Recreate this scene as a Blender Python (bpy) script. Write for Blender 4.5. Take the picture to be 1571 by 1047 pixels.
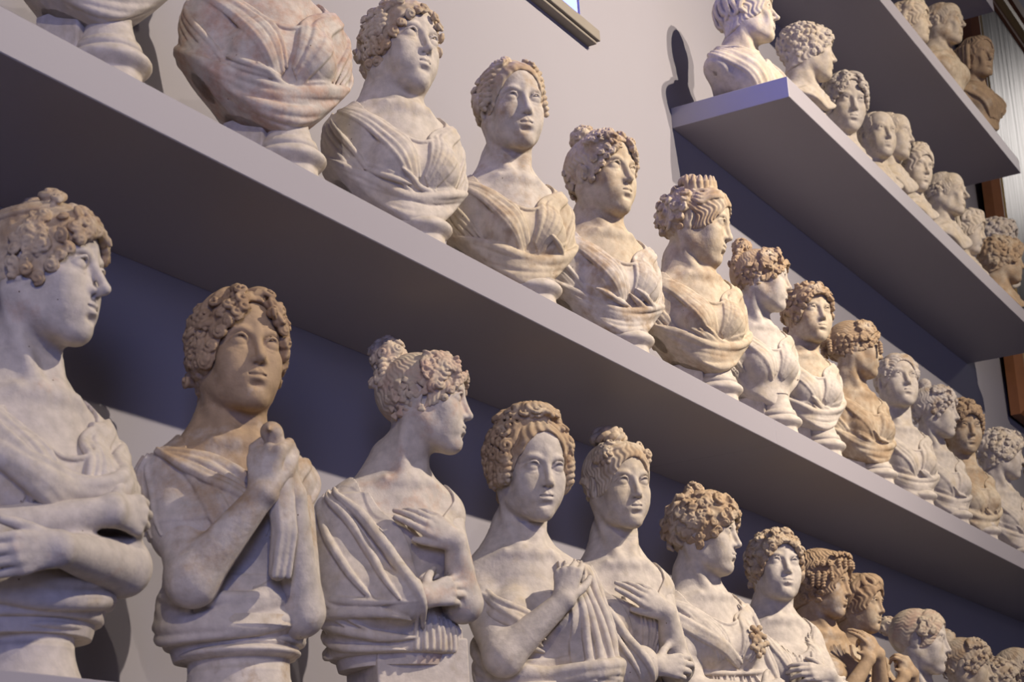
import bpy, bmesh, math, random
import numpy as np
from mathutils import Matrix, Vector

scene = bpy.context.scene
for o in list(bpy.data.objects):
    bpy.data.objects.remove(o, do_unlink=True)

# ------------------------------------------------------------------ camera, light, exposure
ZM = 2.84                      # height of the top of the middle shelf above the floor (metres)
f32 = np.float32
cam_d = bpy.data.cameras.new('camera')
cam = bpy.data.objects.new('camera', cam_d)
scene.collection.objects.link(cam)
scene.camera = cam
cam_d.sensor_width = 36.0
cam_d.lens = 36.0 * 2791.77 / 1571.0
cam_d.clip_start = 0.05
cam_d.clip_end = 100
cam_d.dof.use_dof = True
cam_d.dof.focus_distance = 4.2
cam_d.dof.aperture_fstop = 11.0
CAM_R = Matrix(((0.4877, -0.8711, -0.0578), (0.2325, 0.1934, -0.9532), (0.8415, 0.4515, 0.2968)))
_r, _d, _f = (Vector(CAM_R[i]).normalized() for i in range(3))
_r = (_r - _f * _r.dot(_f)).normalized()
_u = _r.cross(_f)
cam.matrix_world = Matrix(((_r.x, _u.x, -_f.x, -2.5811), (_r.y, _u.y, -_f.y, -2.0789),
                           (_r.z, _u.z, -_f.z, ZM - 1.2396), (0, 0, 0, 1)))

scene.view_settings.view_transform = 'Standard'
scene.view_settings.look = 'None'
scene.view_settings.gamma = 1.0
scene.view_settings.use_curve_mapping = False
scene.view_settings.exposure = 0.06

world = bpy.data.worlds.new('hall_air')
scene.world = world
world.use_nodes = True
world.node_tree.nodes['Background'].inputs[0].default_value = (0.36, 0.36, 0.46, 1)
world.node_tree.nodes['Background'].inputs[1].default_value = 0.035


def spot(name, loc, target, power, col, size, radius):
    ld = bpy.data.lights.new(name, 'SPOT')
    ld.energy = power
    ld.color = col
    ld.spot_size = math.radians(size)
    ld.spot_blend = 0.5
    ld.shadow_soft_size = radius
    o = bpy.data.objects.new(name, ld)
    o.location = loc
    o.rotation_euler = (Vector(target) - Vector(loc)).to_track_quat('-Z', 'Y').to_euler()
    scene.collection.objects.link(o)
    return o


def area(name, loc, target, power, col, sx, sy):
    ld = bpy.data.lights.new(name, 'AREA')
    ld.shape = 'RECTANGLE'
    ld.size, ld.size_y = sx, sy
    ld.energy = power
    ld.color = col
    o = bpy.data.objects.new(name, ld)
    o.location = loc
    o.rotation_euler = (Vector(target) - Vector(loc)).to_track_quat('-Z', 'Y').to_euler()
    scene.collection.objects.link(o)
    return o


WARM = (1.0, 0.86, 0.71)
TRACK_Y, TRACK_Z = -5.6, ZM + 3.72
spot('track_spot', (-6.2, TRACK_Y, TRACK_Z), (-0.9, 0, ZM - 0.4), 820, WARM, 34, 0.05).data.spot_blend = 1.0
spot('track_spot', (2.0, TRACK_Y, TRACK_Z), (1.2, 0, ZM + 0.1), 2250, WARM, 54, 0.05).data.spot_blend = 1.0
spot('track_spot', (3.0, TRACK_Y, TRACK_Z), (3.6, 0, ZM + 1.25), 1750, WARM, 66, 0.05).data.spot_blend = 1.0
area('window_daylight', (-6.0, -4.2, ZM + 0.2), (0.0, 0, ZM - 0.4), 140, (0.33, 0.40, 1.0), 1.4, 2.2)
area('front_fill', (2.5, -9.5, ZM - 0.2), (2.5, 0, ZM - 0.1), 90, (0.70, 0.66, 1.0), 12.0, 3.0)  # added soft bluish fill, unseen, lifts the shaded wall from the front
area('far_clerestory', (17.0, -2.2, ZM + 6.5), (7.3, 0, ZM + 2.7), 70, (1.0, 0.93, 0.88), 0.6, 1.5)
# ------------------------------------------------------------------ sculpting: distance fields turned into meshes
class Frame:
    def __init__(s, o=(0, 0, 0), R=None, k=1.0):
        s.o = np.array(o, float)
        s.R = np.eye(3) if R is None else np.array(R, float)
        s.k = k

    def pt(s, p):
        return s.o + s.k * (s.R @ np.asarray(p, float))

    def vec(s, v):
        return s.R @ np.asarray(v, float)

    def child(s, o, R=None, k=1.0):
        return Frame(s.pt(o), s.R @ (np.eye(3) if R is None else np.array(R)), s.k * k)


def rot(yaw=0, pitch=0, roll=0):
    """yaw turns a -Y facing head towards -X; pitch lifts the face; roll leans the crown towards +X."""
    a, b, c = (math.radians(v) for v in (-yaw, -pitch, roll))
    Rz = np.array([[math.cos(a), -math.sin(a), 0], [math.sin(a), math.cos(a), 0], [0, 0, 1]])
    Rx = np.array([[1, 0, 0], [0, math.cos(b), -math.sin(b)], [0, math.sin(b), math.cos(b)]])
    Ry = np.array([[math.cos(c), 0, math.sin(c)], [0, 1, 0], [-math.sin(c), 0, math.cos(c)]])
    return Rz @ Rx @ Ry


def smin(a, b, k):
    h = np.maximum(k - np.abs(a - b), 0) / k
    return np.minimum(a, b) - h * h * (k * 0.25)


class Field:
    def __init__(s, lo, hi, h):
        s.lo = np.array(lo, float)
        s.h = h
        s.n = np.maximum(np.ceil((np.array(hi, float) - s.lo) / h).astype(int) + 1, 2)
        s.ax = [(s.lo[i] + h * np.arange(s.n[i])).astype(f32) for i in range(3)]
        s.F = np.full(tuple(s.n), 1.0, f32)
        s.fr = Frame()

    def box(s, lo, hi):
        a = np.clip(np.floor((np.asarray(lo) - s.lo) / s.h).astype(int), 0, s.n)
        b = np.clip(np.ceil((np.asarray(hi) - s.lo) / s.h).astype(int) + 1, 0, s.n)
        if np.any(b <= a):
            return None
        sl = tuple(slice(a[i], b[i]) for i in range(3))
        return sl, s.ax[0][sl[0]][:, None, None], s.ax[1][sl[1]][None, :, None], s.ax[2][sl[2]][None, None, :]

    def grid(s):
        return s.ax[0][:, None, None], s.ax[1][None, :, None], s.ax[2][None, None, :]

    def put(s, sl, d, k, op):
        v = s.F[sl]
        if op == 'add':
            s.F[sl] = smin(v, d, k) if k > 0 else np.minimum(v, d)
        else:
            s.F[sl] = -smin(-v, d, k) if k > 0 else np.maximum(v, -d)

    def ell(s, c, r, k=0.02, op='add', R=None):
        fr = s.fr
        c = fr.pt(c)
        r = np.broadcast_to(np.asarray(r, float), (3,)) * fr.k
        k *= fr.k
        Q = fr.R @ (np.eye(3) if R is None else R)
        ext = np.sqrt(((Q * r[None, :]) ** 2).sum(1)) + k + 2.5 * s.h
        b = s.box(c - ext, c + ext)
        if b is None:
            return
        sl, X, Y, Z = b
        X, Y, Z = X - f32(c[0]), Y - f32(c[1]), Z - f32(c[2])
        k0 = k1 = 0
        for i in range(3):
            q = (X * f32(Q[0, i]) + Y * f32(Q[1, i]) + Z * f32(Q[2, i])) / f32(r[i])
            q2 = q * q
            k0 = k0 + q2
            k1 = k1 + q2 / f32(r[i] ** 2)
        k0 = np.sqrt(k0)
        d = k0 * (k0 - 1) / np.maximum(np.sqrt(k1), 1e-6)
        d = np.where(k0 < 1e-3, -f32(min(r)), d)
        s.put(sl, d, k, op)

    def tube(s, pts, rad, k=0.006, op='add', flat=None):
        """chain of round cones; flat=(normal, factor) squashes it along a direction"""
        fr = s.fr
        P = [fr.pt(p) for p in pts]
        n = len(P)
        rad = np.broadcast_to(np.asarray(rad, float), (n,)) * fr.k
        k *= fr.k
        m = max(rad) + k + 2.5 * s.h
        A = np.array(P)
        b = s.box(A.min(0) - m, A.max(0) + m)
        if b is None:
            return
        sl, X, Y, Z = b
        T = np.full((X.shape[0], Y.shape[1], Z.shape[2]), 1.0, f32)
        o = [sl[i].start for i in range(3)]
        for i in range(max(n - 1, 1)):
            p, q = P[i], P[min(i + 1, n - 1)]
            ra, rb = rad[i], rad[min(i + 1, n - 1)]
            mm = max(ra, rb) + k + 2.5 * s.h
            bb = s.box(np.minimum(p, q) - mm, np.maximum(p, q) + mm)
            if bb is None:
                continue
            s2, x, y, z = bb
            ab = (q - p).astype(f32)
            L2 = f32(max(float(ab @ ab), 1e-12))
            x, y, z = x - f32(p[0]), y - f32(p[1]), z - f32(p[2])
            t = np.clip((x * ab[0] + y * ab[1] + z * ab[2]) / L2, 0, 1)
            dx, dy, dz = x - t * ab[0], y - t * ab[1], z - t * ab[2]
            d = np.sqrt(dx * dx + dy * dy + dz * dz) - (f32(ra) + t * f32(rb - ra))
            l2 = tuple(slice(s2[j].start - o[j], s2[j].stop - o[j]) for j in range(3))
            T[l2] = np.minimum(T[l2], d)
        s.put(sl, T, k, op)

    def sample(s, pts):
        q = (np.asarray(pts, float) - s.lo) / s.h
        i = np.floor(q).astype(int)
        i = np.clip(i, 0, s.n - 2)
        t = np.clip(q - i, 0, 1)
        r = 0
        for dx in (0, 1):
            for dy in (0, 1):
                for dz in (0, 1):
                    w = ((t[..., 0] if dx else 1 - t[..., 0]) * (t[..., 1] if dy else 1 - t[..., 1])
                         * (t[..., 2] if dz else 1 - t[..., 2]))
                    r = r + w * s.F[i[..., 0] + dx, i[..., 1] + dy, i[..., 2] + dz]
        return r

    def shoot(s, o, d, rmax, off=0.0, n=90):
        """outermost point where the field equals off along rays from o"""
        o = np.asarray(o, float)
        d = np.asarray(d, float)
        t = np.linspace(0, rmax, n)
        P = o[..., None, :] + t[:, None] * d[..., None, :]
        v = s.sample(P) - off
        ins = v < 0
        j = n - 1 - np.argmax(ins[..., ::-1], axis=-1)
        j = np.where(ins.any(-1), j, 0)
        j2 = np.minimum(j + 1, n - 1)
        va = np.take_along_axis(v, j[..., None], -1)[..., 0]
        vb = np.take_along_axis(v, j2[..., None], -1)[..., 0]
        u = np.clip(va / np.where(np.abs(va - vb) < 1e-9, 1, va - vb), 0, 1)
        tt = t[j] + u * (t[j2] - t[j])
        return o + tt[..., None] * d

    def normal(s, p):
        e = s.h
        g = np.array([s.sample(p + np.eye(3)[i] * e) - s.sample(p - np.eye(3)[i] * e) for i in range(3)])
        return g / max(np.linalg.norm(g), 1e-9)

    def mesh(s):
        """surface nets"""
        F = s.F
        F = np.pad(F, 1, constant_values=1.0)
        sg = F < 0
        n = np.array(F.shape)
        cnt = np.zeros(tuple(n - 1), np.int8)
        cs = [(i, j, k) for i in (0, 1) for j in (0, 1) for k in (0, 1)]
        for i, j, k in cs:
            cnt += sg[i:n[0] - 1 + i, j:n[1] - 1 + j, k:n[2] - 1 + k]
        act = (cnt > 0) & (cnt < 8)
        ci = np.argwhere(act)
        idx = np.full(act.shape, -1, np.int32)
        idx[act] = np.arange(len(ci), dtype=np.int32)
        v = {c: F[ci[:, 0] + c[0], ci[:, 1] + c[1], ci[:, 2] + c[2]] for c in cs}
        acc = np.zeros((len(ci), 3))
        w = np.zeros(len(ci))
        for a in cs:
            for ax in range(3):
                if a[ax] == 0:
                    b = list(a)
                    b[ax] = 1
                    va, vb = v[a], v[tuple(b)]
                    m = (va < 0) != (vb < 0)
                    t = np.where(m, va / np.where(m, va - vb, 1), 0)
                    p = np.tile(np.array(a, float), (len(ci), 1))
                    p[:, ax] += t
                    acc += p * m[:, None]
                    w += m
        V = (ci + acc / w[:, None] - 1) * s.h + s.lo
        quads = []
        for ax in range(3):
            u, w2 = [(1, 2), (2, 0), (0, 1)][ax]
            a = np.take(sg, range(0, n[ax] - 1), axis=ax)
            b = np.take(sg, range(1, n[ax]), axis=ax)
            e = np.argwhere(a != b)
            e = e[(e[:, u] > 0) & (e[:, w2] > 0) & (e[:, u] < n[u] - 1) & (e[:, w2] < n[w2] - 1)]
            du = np.zeros(3, int)
            du[u] = 1
            dw = np.zeros(3, int)
            dw[w2] = 1
            q = [idx[tuple((e - x).T)] for x in (du * 0, du, du + dw, dw)]
            q = np.stack(q, 1)
            fl = sg[tuple(e.T)]
            q[~fl] = q[~fl][:, ::-1]
            quads.append(q)
        return V, np.concatenate(quads)


def link_mesh(name, V, Q, mat, parent=None, smooth=True):
    me = bpy.data.meshes.new(name)
    me.vertices.add(len(V))
    me.vertices.foreach_set('co', np.ascontiguousarray(V, f32).ravel())
    nq = len(Q)
    me.loops.add(nq * 4)
    me.loops.foreach_set('vertex_index', np.ascontiguousarray(Q, np.int32).ravel())
    me.polygons.add(nq)
    me.polygons.foreach_set('loop_start', np.arange(0, nq * 4, 4, dtype=np.int32))
    me.polygons.foreach_set('use_smooth', np.full(nq, smooth))
    me.materials.append(mat)
    me.update()
    me.validate()
    o = bpy.data.objects.new(name, me)
    scene.collection.objects.link(o)
    if parent:
        o.parent = parent
    return o


def crom(P, n):
    """Catmull-Rom through control points, n samples"""
    P = np.asarray(P, float)
    if len(P) == 2:
        t = np.linspace(0, 1, n)[:, None]
        return P[0] * (1 - t) + P[1] * t
    Q = np.vstack([2 * P[0] - P[1], P, 2 * P[-1] - P[-2]])
    out = []
    for u in np.linspace(0, len(P) - 1 - 1e-9, n):
        i = int(u)
        t = u - i
        a, b, c, d = Q[i:i + 4]
        out.append(0.5 * (2 * b + (c - a) * t + (2 * a - 5 * b + 4 * c - d) * t * t + (3 * b - a - 3 * c + d) * t ** 3))
    return np.array(out)


def taper(n, r, e0=0.35, e1=0.35):
    t = np.linspace(0, 1, n)
    return r * np.minimum(1, np.minimum(e0 + t * 4 * (1 - e0), e1 + (1 - t) * 4 * (1 - e1)))


# ------------------------------------------------------------------ head (face towards -Y, chin at z=-.115, crown at z=.115)
def skull(S, k=0.03):
    S.ell((0, .016, .030), (.073, .094, .086), k)
    S.ell((0, -.032, -.026), (.0575, .0595, .080), .035)
    S.ell((0, -.047, .046), (.055, .043, .056), .025)


def head(S, fr, nose=1.0, male=False, gaunt=0.0, smile=0.4, jaw=1.0):
    keep = S.fr
    S.fr = fr
    skull(S)
    for sx in (-1, 1):
        S.tube([(sx * .050 * jaw, .006, -.042), (sx * .041 * jaw, -.032, -.080), (sx * .014, -.066, -.098)], [.016, .017, .018], .03)
        S.ell((sx * .037, -.061, -.020), (.023, .021, .019), .025)
        S.ell((sx * .033, -.060, -.052), (.024, .023, .028), .028)
    S.ell((0, -.077, -.099), (.016 + .004 * male, .0145, .0135), .018)
    S.ell((0, -.079, -.064), (.027, .0165, .022), .022)
    if gaunt:
        for sx in (-1, 1):
            S.ell((sx * .058, -.068, -.050), (.014, .010, .024), .03, 'sub')
    # sockets, brows
    for sx in (-1, 1):
        S.ell((sx * .0320, -.1000, .006), (.0230, .0155, .0165), .010, 'sub')
        S.ell((sx * .0185, -.1005, .004), (.0090, .0130, .0125), .008, 'sub')
        br = crom([(sx * .012, -.0885, .020), (sx * .026, -.0890, .0270), (sx * .041, -.0820, .0265), (sx * .055, -.065, .016)], 10)
        S.tube(br, taper(10, .0052 + .0028 * male, .7, .5), .010)
    # nose
    nl = .1005 + .007 * nose
    S.tube([(0, -.0845, .038), (0, -.0895, .016), (0, -.0950 - .004 * nose, -.008), (0, -nl, -.0275)], [.0085, .0070, .0076, .0082], .010)
    S.ell((0, -nl - .0003, -.0312), (.0088, .0085, .0078), .007)
    S.tube([(0, -nl + .004, -.033), (0, -.0930, -.0405)], [.0065, .0070], .006)
    for sx in (-1, 1):
        S.ell((sx * .0112, -.0945, -.0340), (.0066, .0100, .0070), .006)
        S.tube([(sx * .010, -.088, -.024), (sx * .014, -.086, -.036)], [.006, .006], .010)
    for sx in (-1, 1):
        S.ell((sx * .0058, -.0985, -.0420), (.0028, .0045, .0032), .003, 'sub')
    # eyes
    for sx in (-1, 1):
        S.ell((sx * .0325, -.0762, .0025), (.0172, .0142, .0146), .0015)
        up = crom([(sx * .0150, -.0835, .0000), (sx * .0230, -.0900, .0122), (sx * .0335, -.0915, .0166), (sx * .0440, -.0850, .0114), (sx * .0520, -.0715, -.0005)], 14)
        S.tube(up, taper(14, .0030, .6, .6), .0018)
        lo = crom([(sx * .0150, -.0830, -.0010), (sx * .0240, -.0870, -.0078), (sx * .0340, -.0868, -.0100), (sx * .0440, -.0810, -.0075), (sx * .0515, -.0715, -.0015)], 14)
        S.tube(lo, taper(14, .0024, .5, .5), .0022)
    # mouth
    c = -.0620 + .004 * smile
    for sx in (-1, 1):
        S.tube(crom([(0, -.0965, -.0575), (sx * .006, -.0975, -.0560), (sx * .013, -.0945, -.0590), (sx * .0205, -.0865, c)], 9), [.0042, .0047, .0045, .0042, .0038, .0034, .003, .0024, .0016], .004)
        S.tube(crom([(0, -.0950, -.0692), (sx * .008, -.0945, -.0688), (sx * .0145, -.0910, -.0662), (sx * .0195, -.0865, c - .001)], 9), [.0056, .0056, .0053, .0048, .0043, .0037, .003, .0022, .0015], .004)
    mo = crom([(-.0205, -.0895, c), (-.011, -.0978, -.0628), (0, -.1010, -.0632), (.011, -.0978, -.0628), (.0205, -.0895, c)], 14)
    S.tube(mo, [.0012, .0017] + [.0020] * 10 + [.0017, .0012], .0022, 'sub')
    S.tube([(0, -.1005, -.0455), (0, -.1015, -.0530)], [.0022, .0026], .004, 'sub')
    S.ell((0, -.0985, -.0815), (.017, .0085, .0055), .008, 'sub')
    # ears
    for sx in (-1, 1):
        Q = rot(sx * -18, 0, 0)
        S.ell((sx * .0735, .010, -.002), (.0060, .0170, .0285), .006, R=Q)
        S.ell((sx * .0825, .006, .003), (.0060, .0090, .0170), .004, 'sub', R=Q)
        S.ell((sx * .0735, .002, -.026), (.005, .007, .008), .004)
    S.fr = keep


SCALP = Field((-.13, -.15, -.16), (.13, .16, .16), .004)
skull(SCALP)
SCALP.tube([(0, .02, -.05), (0, .035, -.16)], [.052, .052], .03)


def sdir(az, el):
    a, e = math.radians(az), math.radians(el)
    return np.array([math.sin(a) * math.cos(e), -math.cos(a) * math.cos(e), math.sin(e)])


HC = np.array([0, .01, .015])


def scalp(az, el, off=0.0):
    d = sdir(az, el)
    return SCALP.shoot(HC, d, .15, off), d
# ------------------------------------------------------------------ hair (built in head space)
class Hair:
    def __init__(s, seed, h=.002):
        s.rng = random.Random(seed)
        s.H = Field((-.15, -.155, -.155), (.15, .175, .205), h)
        s.th = 0.0

    def cap(s, th=.010, ax=.060, top=.070, zc=-.03, y0=-.015, nape=-.045, slope=.4, ears=True, pole=None, n=36, amp=.0016, warp=1.0):
        H = s.H
        s.th = th
        keep = H.F
        H.F = np.full_like(keep, 1.0)
        skull(H)
        if nape < -.05:
            H.tube([(0, .02, -.05), (0, .035, -.12)], [.054, .052], .03)
        F = H.F - f32(th)
        X, Y, Z = H.grid()
        if pole is not None:
            p = sdir(*pole)
            u = np.cross(p, [0, 0, 1.0]) if abs(p[2]) < .95 else np.cross(p, [0, 1.0, 0])
            u /= np.linalg.norm(u)
            v = np.cross(p, u)
            a = (X - HC[0]) * f32(u[0]) + (Y - HC[1]) * f32(u[1]) + (Z - HC[2]) * f32(u[2])
            b = (X - HC[0]) * f32(v[0]) + (Y - HC[1]) * f32(v[1]) + (Z - HC[2]) * f32(v[2])
            c = (X - HC[0]) * f32(p[0]) + (Y - HC[1]) * f32(p[1]) + (Z - HC[2]) * f32(p[2])
            ang = np.arctan2(b, a) + f32(warp) * .10 * np.sin(c * 70) + .05 * np.sin(c * 150 + 2 * a / .05)
            w = np.clip(np.sqrt(a * a + b * b) / .03, 0, 1)
            F = F + f32(amp) * w * (np.cos(ang * n) + .6 * np.cos(ang * (n * .43) + 1.3))
        az = top - zc
        e = np.sqrt((X / f32(ax)) ** 2 + ((Z - f32(zc)) / f32(az)) ** 2)
        df = np.maximum((e - 1) * f32(min(ax, az)), Y - f32(y0))
        F = -smin(-F, np.broadcast_to(df, F.shape), .008)
        dn = -(Z - f32(nape) + f32(slope) * Y) * .93
        F = -smin(-F, np.broadcast_to(-dn, F.shape), .012)
        if ears:
            for sx in (-1, 1):
                q = np.sqrt(((X - sx * .08) / .9) ** 2 + (Y - .006) ** 2 + ((Z + .006) * .85) ** 2) - .0245
                F = -smin(-F, q.astype(f32), .006)
        H.F = smin(keep, F.astype(f32), .004)

    def at(s, az, el, off=0.0):
        p, d = scalp(az, el, off)
        return p + d * s.th * .75, d

    def snail(s, P, n, r, turns=1.5, tr=None, k=.0025):
        n = np.asarray(n, float)
        n = n / np.linalg.norm(n)
        t = np.cross(n, [0.2, 0.3, 1])
        t /= np.linalg.norm(t)
        b = np.cross(n, t)
        tr = tr or r * .36
        a0 = s.rng.uniform(0, 6.28)
        sg = s.rng.choice((-1, 1))
        m = max(int(9 * turns), 8)
        pts = []
        for i in range(m):
            u = i / (m - 1)
            a = a0 + sg * 6.283 * turns * u
            rr = r * (1 - .72 * u)
            pts.append(P + n * (tr * .2 + u * r * .55) + rr * (t * math.cos(a) + b * math.sin(a)))
        s.H.tube(pts, np.linspace(tr, tr * .7, m), k)

    def blob(s, P, r, k=.004):
        s.H.ell(P, r, k)

    def ringlet(s, P, d, L, r, k=.002, turns=None):
        d = np.asarray(d, float)
        d /= np.linalg.norm(d)
        t = np.cross(d, [0.3, 1, .1])
        t /= np.linalg.norm(t)
        b = np.cross(d, t)
        turns = turns or L / (r * 1.15)
        m = max(int(turns * 9), 8)
        a0 = s.rng.uniform(0, 6.28)
        pts = []
        for i in range(m):
            u = i / (m - 1)
            rr = r * .58 * (1 if u < .8 else 1 - (u - .8) * 2)
            a = a0 + 6.283 * turns * u
            pts.append(P + d * L * u + rr * (t * math.cos(a) + b * math.sin(a)))
        s.H.tube(pts, np.full(m, r * .5), k)
        s.H.tube([P, np.asarray(P) + d * L * .9], [r * .6, r * .5], k)

    def lock(s, ctrl, r=.006, strands=3, wave=0.0, freq=3.0, n=18, curl_end=0.0, k=.0022):
        """a lock laid over the scalp through (azimuth, elevation, lift) points"""
        C = crom(ctrl, n)
        P, d = scalp_many(C[:, 0], C[:, 1])
        P = P + d * (C[:, 2:3] + s.th * .35)
        T = np.gradient(P, axis=0)
        T /= np.maximum(np.linalg.norm(T, axis=1, keepdims=True), 1e-9)
        B = np.cross(T, d)
        u = np.linspace(0, 1, n)
        ph = s.rng.uniform(0, 6.28)
        for j in range(strands):
            o = (j - (strands - 1) / 2) * r * .95
            arch = -abs(o) * .35
            W = (o * (1 - .5 * u) + wave * np.sin(freq * 6.283 * u + ph))[:, None]
            Q = P + B * W + d * (arch + wave * .35 * np.cos(freq * 6.283 * u + ph))[:, None]
            s.H.tube(Q, taper(n, r * (.78 if strands > 1 else 1), .55, .45), k)
        if curl_end:
            s.snail(P[-1], d[-1], curl_end, 1.4)

    def zone(s, az, el, count, r, lift=0.004, kind='snail', turns=1.5, tries=14):
        pts = []
        for i in range(count):
            best = None
            for _ in range(tries):
                a = s.rng.uniform(*az)
                e = s.rng.uniform(*el)
                d = sdir(a, e)
                m = min([np.sum((d - q) ** 2) for q in pts], default=9)
                if best is None or m > best[0]:
                    best = (m, a, e, d)
            pts.append(best[3])
            p, d = s.at(best[1], best[2])
            rr = s.rng.uniform(*r)
            nn = d + np.array([s.rng.uniform(-.5, .5) for _ in range(3)])
            if kind == 'snail':
                s.blob(p + d * lift * .3, rr * .85)
                s.snail(p + d * lift, nn, rr, turns * s.rng.uniform(.8, 1.2))
            elif kind == 'tuft':
                t = np.cross(d, [s.rng.uniform(-1, 1), s.rng.uniform(-1, 1), s.rng.uniform(-1, 1)])
                t /= np.linalg.norm(t)
                for q in (-1, 0, 1):
                    o = np.cross(d, t) * q * rr * .42
                    s.H.tube([p - t * rr + o, p + d * rr * .55 + o, p + t * rr * .8 + d * rr * .25 + o * .3], [rr * .3, rr * .36, rr * .2], .002)

    def fringe(s, t0, t1, n, r, lift=.004, ax=.059, top=.070, zc=-.03, rows=1, step=.015, kind='snail', skip=None):
        """curls set along the hairline, t in degrees from the left temple over the forehead to the right"""
        for j in range(rows):
            for i in range(n):
                t = t0 + (t1 - t0) * (i + .5 * (j % 2)) / max(n - 1, 1)
                if skip and skip[0] < t < skip[1]:
                    continue
                t = math.radians(t + s.rng.uniform(-2, 2))
                x = -(ax + j * step) * math.cos(t)
                z = zc + (top - zc + j * step) * math.sin(t)
                if abs(x) < .066:
                    p = SCALP.shoot(np.array([x, .05, z]), np.array([0, -1.0, 0]), .17)
                else:
                    p = SCALP.shoot(HC, unit(np.array([x, -.035 + .022 * j, z]) - HC), .15)
                d = SCALP.normal(p)
                rr = s.rng.uniform(*r)
                q = p + d * (s.th * .7 + lift)
                s.blob(q - d * rr * .3, rr * .85)
                s.snail(q, d + np.array([s.rng.uniform(-.5, .5) for _ in range(3)]), rr, s.rng.uniform(1.2, 1.7))

    def bun(s, az, el, dist, R, count=14, r=(.009, .013), flat=.8, kind='snail'):
        p, d = s.at(az, el)
        c = p + d * dist
        s.H.ell(c, (R * .92, R * .92, R * .8), .008)
        for i in range(count):
            v = np.array([s.rng.gauss(0, 1) for _ in range(3)])
            # spread by fibonacci
            ph = i * 2.399963
            zz = 1 - (i + .5) * 1.7 / count
            rr = math.sqrt(max(0, 1 - zz * zz))
            u = np.cross(d, [0, 1, .2])
            u /= np.linalg.norm(u)
            w = np.cross(d, u)
            v = d * zz + u * rr * math.cos(ph) + w * rr * math.sin(ph)
            if kind == 'snail':
                s.snail(c + v * R * .82, v + d * .2, s.rng.uniform(*r), 1.5)
            else:
                t = np.cross(v, d + .01)
                t /= np.linalg.norm(t)
                a = s.rng.uniform(*r)
                s.H.tube([c + v * R * .7 - t * a * 1.6, c + v * R * 1.02, c + v * R * .7 + t * a * 1.6], [a * .5, a * .62, a * .5], .003)
        return c

    def ring(s, c, axis, R, r, lumps=0, turns=1):
        axis = np.asarray(axis, float)
        axis /= np.linalg.norm(axis)
        u = np.cross(axis, [0.1, 1, .2])
        u /= np.linalg.norm(u)
        w = np.cross(axis, u)
        m = 40
        for q in ((0,) if not lumps else (0, math.pi)):
            pts, rad = [], []
            for i in range(m + 1):
                a = 6.2832 * i / m
                tw = lumps * a * .5 + q
                rr = R + (r * .55 * math.cos(tw) if lumps else 0)
                zz = r * .55 * math.sin(tw) if lumps else 0
                pts.append(c + rr * (u * math.cos(a) + w * math.sin(a)) + axis * zz)
                rad.append(r * (.72 if lumps else 1))
            s.H.tube(pts, rad, .002)

    def band(s, tilt=20, z=.05, r=.005, lift=.010, rows=2):
        for j in range(rows):
            az = np.linspace(-180, 180, 60)
            el = z * 1000 + tilt * np.cos(np.radians(az)) + j * 5.5
            P, d = scalp_many(az, el)
            s.H.tube(P + d * lift, np.full(60, r), .002)

    def done(s):
        V, Q = s.H.mesh()
        return V, Q


def scalp_many(az, el):
    d = np.array([sdir(a, e) for a, e in zip(az, el)])
    return SCALP.shoot(np.tile(HC, (len(d), 1)), d, .15, 0.0), d


# ------------------------------------------------------------------ hands
def unit(v):
    v = np.asarray(v, float)
    return v / max(np.linalg.norm(v), 1e-9)


def hand(S, wrist, d, n, side, curl=(25, 28, 32, 36), spread=5, thumb=(.55, .8, .25), tcurl=15, k=.88):
    """d runs to the fingertips, n out of the palm, the thumb lies on cross(d, n) * side"""
    d = unit(d)
    n = unit(np.asarray(n, float) - d * np.dot(n, d))
    spread *= .5
    s = np.cross(d, n) * side
    w = np.asarray(wrist, float)
    S.ell(w, np.array([.021, .021, .021]) * k, .015)
    off = [.029, .010, -.009, -.026]
    ln = [.079, .083, .078, .070]
    fl = [.95, 1.06, .98, .78]
    kn = []
    for i in range(4):
        q = w + (d * ln[i] + s * off[i] - n * (.004 if i in (1, 2) else 0)) * k
        kn.append(q)
        S.tube([w + s * off[i] * .45 * k, q], [.0150 * k, .0108 * k], .012)
    for i in range(4):
        p = kn[i]
        sp = math.radians(spread * (1.4 - i))
        dd = d * math.cos(sp) + s * math.sin(sp)
        a = 0
        pts, rad = [p - dd * .012 * k], [.0100 * k]
        pts.append(p)
        rad.append(.0102 * k)
        for L, c, r in zip((.041, .026, .022), (.8, 1.1, .8), (.0092, .0084, .0064)):
            a += math.radians(curl[i] * c)
            v = dd * math.cos(a) + n * math.sin(a)
            p = p + v * L * fl[i] * k
            pts.append(p)
            rad.append(r * k * (.92 if i == 3 else 1))
        S.tube(pts, rad, .0035)
    p = w + (d * .016 + s * .020 + n * .004) * k
    v = unit(d * thumb[0] + s * thumb[1] + n * thumb[2])
    pts, rad = [p], [.0145 * k]
    for j, (L, r) in enumerate(((.036, .0118), (.026, .0100), (.021, .0076))):
        p = p + v * L * k
        pts.append(p)
        rad.append(r * k)
        v = unit(v + math.radians(tcurl) * (d * .9 + n * .5 - s * .3))
    S.tube(pts, rad, .006)


def arm(S, sh, el, wr, r=(.047, .045, .039, .041, .035, .0225), k=.02):
    sh, el, wr = (np.asarray(v, float) for v in (sh, el, wr))
    S.tube([sh, sh * .5 + el * .5, el], [r[0], r[1], r[2]], k)
    S.tube([el, el * .62 + wr * .38, wr], [r[3], r[4], r[5]], .018)


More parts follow.
